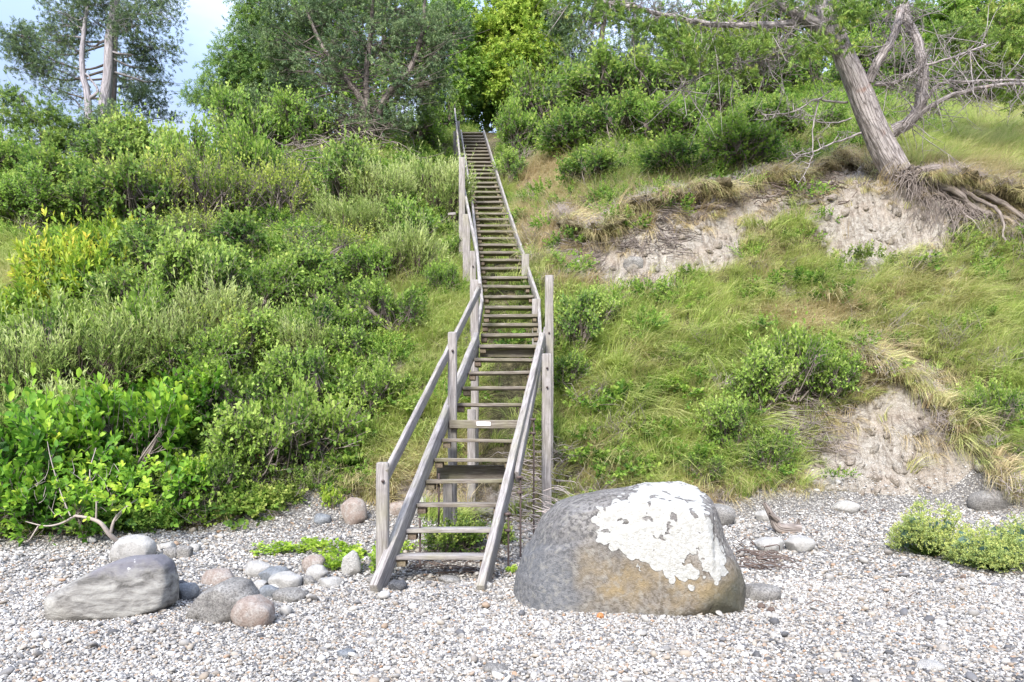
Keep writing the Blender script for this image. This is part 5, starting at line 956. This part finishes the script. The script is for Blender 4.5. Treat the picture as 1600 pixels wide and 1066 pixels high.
tree('leafy_tree', 'green tree behind the forked limbs of the leaning pine', (1380, 100, 37), [([(1380, 160, 37), (1385, 40, 37), (1385, -30, 37)], .2, .06)], [(1330, 40, 37, 44, 30), (1390, 20, 37, 44, 30), (1340, 90, 36, 44, 24), (1400, 80, 36, 40, 30), (1290, 70, 37, 40, 30), (1290, 10, 37, 36, 24), (1440, 50, 37, 34, 34)], 'decid', 27, M_BARKD, .7, leafs=1.6)
tree('leafy_tree', 'dark tree filling the top right corner', (1520, 80, 35), [([(1520, 150, 35), (1520, 40, 35), (1520, -30, 35)], .2, .06)], [(1480, 30, 35, 44, 30), (1530, 10, 35, 50, 30), (1580, 40, 35, 44, 34), (1520, 80, 34, 60, 24), (1620, 0, 35, 40, 40), (1470, 80, 34, 30, 22), (1600, 90, 34, 40, 20)], 'decid', 28, M_BARKD, .7, leafs=1.6)

# ------------------------------------------------------------------ the big leaning pine
r = np.random.RandomState(31); B0 = W3(1410, 280, 17.3); D = 17.2
t = thing('pine_tree', 'big leaning old pine with fissured bark and exposed roots over the eroded bank', 'tree', B0, 'trees on top of the slope')
g = Geo()
limb(g, [W3(1416, 300, 17.5), W3(1403, 274, 17.3), W3(1377, 225, 17.1), W3(1353, 170, 16.9), W3(1332, 115, 16.7), W3(1314, 75, 16.6), W3(1306, 48, 16.5)], .34, .19, 190, 96, bark=.10, seed=4)
obj('trunk', g.mesh('trunk', B0, True), M_BARK, t)
g = Geo()
def lb(pts, r0, r1, n_=26, s_=12, wob=.012, bark=.05): return limb(g, [W3(*p) for p in pts], r0 * .85, r1 * .85, n_, s_, wob=wob, rng=r, bark=bark, seed=8)
top1 = lb([(1308, 80, 16.6), (1300, 45, 16.5), (1290, 15, 16.5), (1278, -40, 16.6)], .27, .18, 20, 20)
brA = lb([(1296, 52, 16.6), (1275, 40, 16.4), (1240, 18, 16.2), (1195, -8, 16.1), (1150, -40, 16)], .17, .09)
brB = lb([(1240, 36, 16.3), (1200, 40, 16.1), (1120, 38, 15.9), (1060, 30, 15.7), (1000, 14, 15.5), (940, 2, 15.4), (880, -10, 15.3)], .085, .03, 40)
brC = lb([(1357, 128, 16.7), (1372, 95, 16.5), (1392, 65, 16.4), (1405, 30, 16.4), (1412, -20, 16.4)], .13, .09)
brD = lb([(1395, 205, 17.0), (1420, 190, 16.8), (1437, 165, 16.7), (1441, 120, 16.6), (1436, 75, 16.5), (1418, 30, 16.5), (1408, -20, 16.5)], .17, .10, 40)
brE = lb([(1425, 188, 16.8), (1462, 162, 16.4), (1510, 142, 16.1), (1570, 132, 15.9), (1640, 134, 15.7)], .075, .03)
brF = lb([(1440, 165, 16.6), (1470, 132, 16.3), (1530, 127, 16), (1620, 126, 15.8)], .05, .02)
brG = lb([(1368, 132, 16.8), (1400, 128, 16.4), (1440, 105, 16.1), (1490, 90, 15.9), (1540, 70, 15.8)], .05, .018)
brH = lb([(1324, 160, 17), (1290, 158, 16.6), (1275, 155, 16.4), (1235, 175, 16.2), (1190, 180, 16)], .03, .010)
brI = lb([(1280, 155, 16.5), (1270, 200, 16.3), (1268, 250, 16.2), (1245, 290, 16.1)], .022, .008)
brJ = lb([(1345, 208, 17), (1300, 225, 16.6), (1260, 240, 16.3), (1235, 243, 16.2)], .03, .010); brK = lb([(1330, 185, 17), (1300, 192, 16.7), (1250, 185, 16.4), (1210, 178, 16.2)], .022, .008)
brL = lb([(1242, 74, 16.4), (1200, 72, 16.2), (1150, 90, 16), (1090, 120, 15.8), (1050, 145, 15.7)], .03, .01); brM = lb([(1300, 70, 16.6), (1240, 80, 16.4), (1190, 95, 16.1), (1120, 100, 16)], .04, .012)
def twigs(P_, n_, L, spread=(.9, .5, .9), r0=.011, bias=(0, -.2, -.1)):
    k_ = r.randint(3, len(P_), n_); b = P_[k_]; d = r.normal(size=(n_, 3)) * spread + bias; ln_ = r.uniform(.3, 1, (n_, 1)) * L; m1 = b + d * ln_ * .35 + r.normal(size=(n_, 3)) * .04; m2 = b + d * ln_ * .7 + r.normal(size=(n_, 3)) * .06; e = b + d * ln_ + r.normal(size=(n_, 3)) * .08
    tubes(g, np.stack([b, m1, m2, e], 1), np.tile([r0, r0 * .8, r0 * .55, r0 * .25], (n_, 1)), 4)
    k2 = np.repeat(np.arange(n_), 3); s_ = m1[k2] + (e[k2] - m1[k2]) * r.rand(len(k2), 1); d2 = r.normal(size=(len(k2), 3)) * .5 * L * .45
    tubes(g, np.stack([s_, s_ + d2 * .5 + r.normal(size=d2.shape) * .03, s_ + d2], 1), np.tile([r0 * .5, r0 * .4, r0 * .2], (len(k2), 1)), 3); return e
ends = [twigs(P_, n_, L) for P_, n_, L in ((brB, 130, 1.0), (brA, 60, 1.0), (brM, 80, .9), (brL, 70, .8), (brE, 60, .7), (brF, 40, .6), (brG, 80, .8), (brH, 22, .4), (brI, 8, .3), (brJ, 14, .4), (brK, 12, .4), (brC, 60, .9), (brD, 90, .9), (top1, 40, 1.1))]
obj('limbs', g.mesh('limbs', B0, True), M_BARK, t).name = 'limb'
# foliage sprays of the leaning pine
f = Geo(); Bs = []; 
for cx_, cy_, rx, ry, dd, n_ in ((1320, 25, 26, 22, 15.9, 60), (1345, 18, 20, 18, 16, 40), (1285, 70, 34, 12, 15.9, 70), (1265, 82, 24, 10, 15.8, 40), (1180, 70, 50, 14, 15.7, 70), (1130, 85, 50, 16, 15.6, 80), (1060, 60, 50, 20, 15.4, 80), (1010, 45, 50, 16, 15.3, 70), (1080, 105, 40, 14, 15.5, 60),
                        (950, 20, 50, 16, 15.2, 60), (1220, 5, 60, 14, 15.9, 50), (900, 5, 50, 12, 15.1, 50), (1390, -5, 70, 12, 16, 50), (1300, -8, 70, 14, 16, 60), (1160, 120, 50, 10, 15.6, 40), (1110, 15, 60, 12, 15.4, 40)):
    q_ = r.normal(size=(int(n_ * 1.0), 3)) * .55; Bs.append(np.array([W3(cx_ + a * rx, cy_ + b * ry, dd + c * .5) for a, b, c in q_]))
B = np.concatenate(Bs); d = nrm(r.normal(size=B.shape) * .7 + [-.3, -.1, .35]); leaves(f, B, d, .20, 30, .11, .020, 42, r, 0, tint0=.2 + .6 * r.rand(len(B)))
obj('crown', f.mesh('crown', B0), M_PINE2, t)
# exposed roots
g = Geo()
def rt(pts, r0, r1, n_=24, s_=9, lift=.03, b=.06):
    P_ = []
    for px, py, l in pts: q_ = hit(px, py); q_[2] += l; q_[1] -= l * .8; P_.append(q_)
    return limb(g, P_, r0, r1, n_, s_, wob=.035, rng=r, bark=b, seed=5)
limb(g, [W3(1412, 283, 17.2), W3(1424, 296, 16.95), W3(1440, 312, 16.75)], .22, .08, 12, 16, bark=.1)
RT = [rt([(1425, 285, .2), (1470, 290, .25), (1500, 305, .2), (1540, 325, .2), (1580, 350, .2), (1625, 385, .2)], .10, .045), rt([(1430, 290, .15), (1480, 312, .2), (1520, 340, .15), (1560, 352, .12), (1620, 372, .1)], .09, .04),
      rt([(1490, 300, .2), (1505, 322, .2), (1545, 345, .25), (1555, 375, .3), (1560, 405, .3)], .06, .02), rt([(1425, 290, .1), (1450, 310, .12), (1480, 325, .12), (1500, 345, .2), (1530, 385, .2)], .05, .018),
      rt([(1300, 315, .05), (1270, 322, .06), (1235, 322, .04)], .06, .03), rt([(1300, 290, .05), (1240, 300, .06), (1200, 292, .05), (1180, 300, .02)], .05, .02), rt([(1260, 296, .04), (1215, 310, .05), (1190, 312, .03)], .035, .015), rt([(1130, 330, .05), (1090, 328, .06), (1050, 335, .05), (1020, 350, .03)], .05, .02)]
for k_ in range(80):
    a = r.normal(.2, .75); s_ = (1418 + r.uniform(-20, 26), 285 + r.uniform(-4, 12)); L = r.uniform(18, 62); e = (s_[0] + math.sin(a) * L, s_[1] + math.cos(a) * L * .8); md = ((s_[0] + e[0]) / 2 + r.uniform(-6, 6), (s_[1] + e[1]) / 2 + r.uniform(-8, 4))
    rt([(s_[0], s_[1], .22), (md[0], md[1], .2 + .1 * r.rand()), (e[0], e[1], .05 + .1 * r.rand())], r.uniform(.008, .024), .005, 9, 5, b=0)
for k_ in range(170):
    s_ = (r.uniform(1430, 1610), 0); y0 = np.interp(s_[0], [1440, 1500, 1600], [300, 325, 360]) + r.uniform(0, 20); e = (s_[0] + r.normal() * 22, y0 + r.uniform(10, 60)); rt([(s_[0], y0, .15), ((s_[0] + e[0]) / 2 + r.normal() * 5, (y0 + e[1]) / 2, .18), (e[0], e[1], .05)], r.uniform(.006, .015), .004, 7, 4, b=0)
obj('root', g.mesh('root', B0, True), M_ROOT, t)
# pine sprays entering from the right
tree('pine_tree', 'pine with bright bottle-brush sprays reaching in from the right edge', (1700, 250, 18.5), [([(1720, 250, 18.5), (1700, 150, 18.4), (1690, 40, 18.3)], .16, .08), ([(1700, 150, 18.4), (1620, 90, 18.3), (1540, 70, 18.2), (1480, 62, 18.1)], .05, .02)],
     [(1500, 60, 18, 40, 13), (1550, 75, 18, 42, 15), (1600, 80, 18, 40, 20), (1590, 125, 18, 34, 14), (1545, 105, 18, 34, 10), (1610, 40, 18.2, 40, 18), (1560, 30, 18.2, 40, 14, .7), (1600, 155, 18, 20, 10)], 'pineb', 33, M_BARKD, 1.5, leafs=.9)
for px_, py_, dd, lb_, cl_ in ((403, 713, -1.0, 'pink rose flower low on the thicket near the dark rock', M_PETAL), (1514, 622, -.45, 'red flower on the compact rose bush at the right edge', M_PETR)):
    h_ = hit(px_, py_); flower(px_, py_, h_[1] + dd, lb_, cl_)
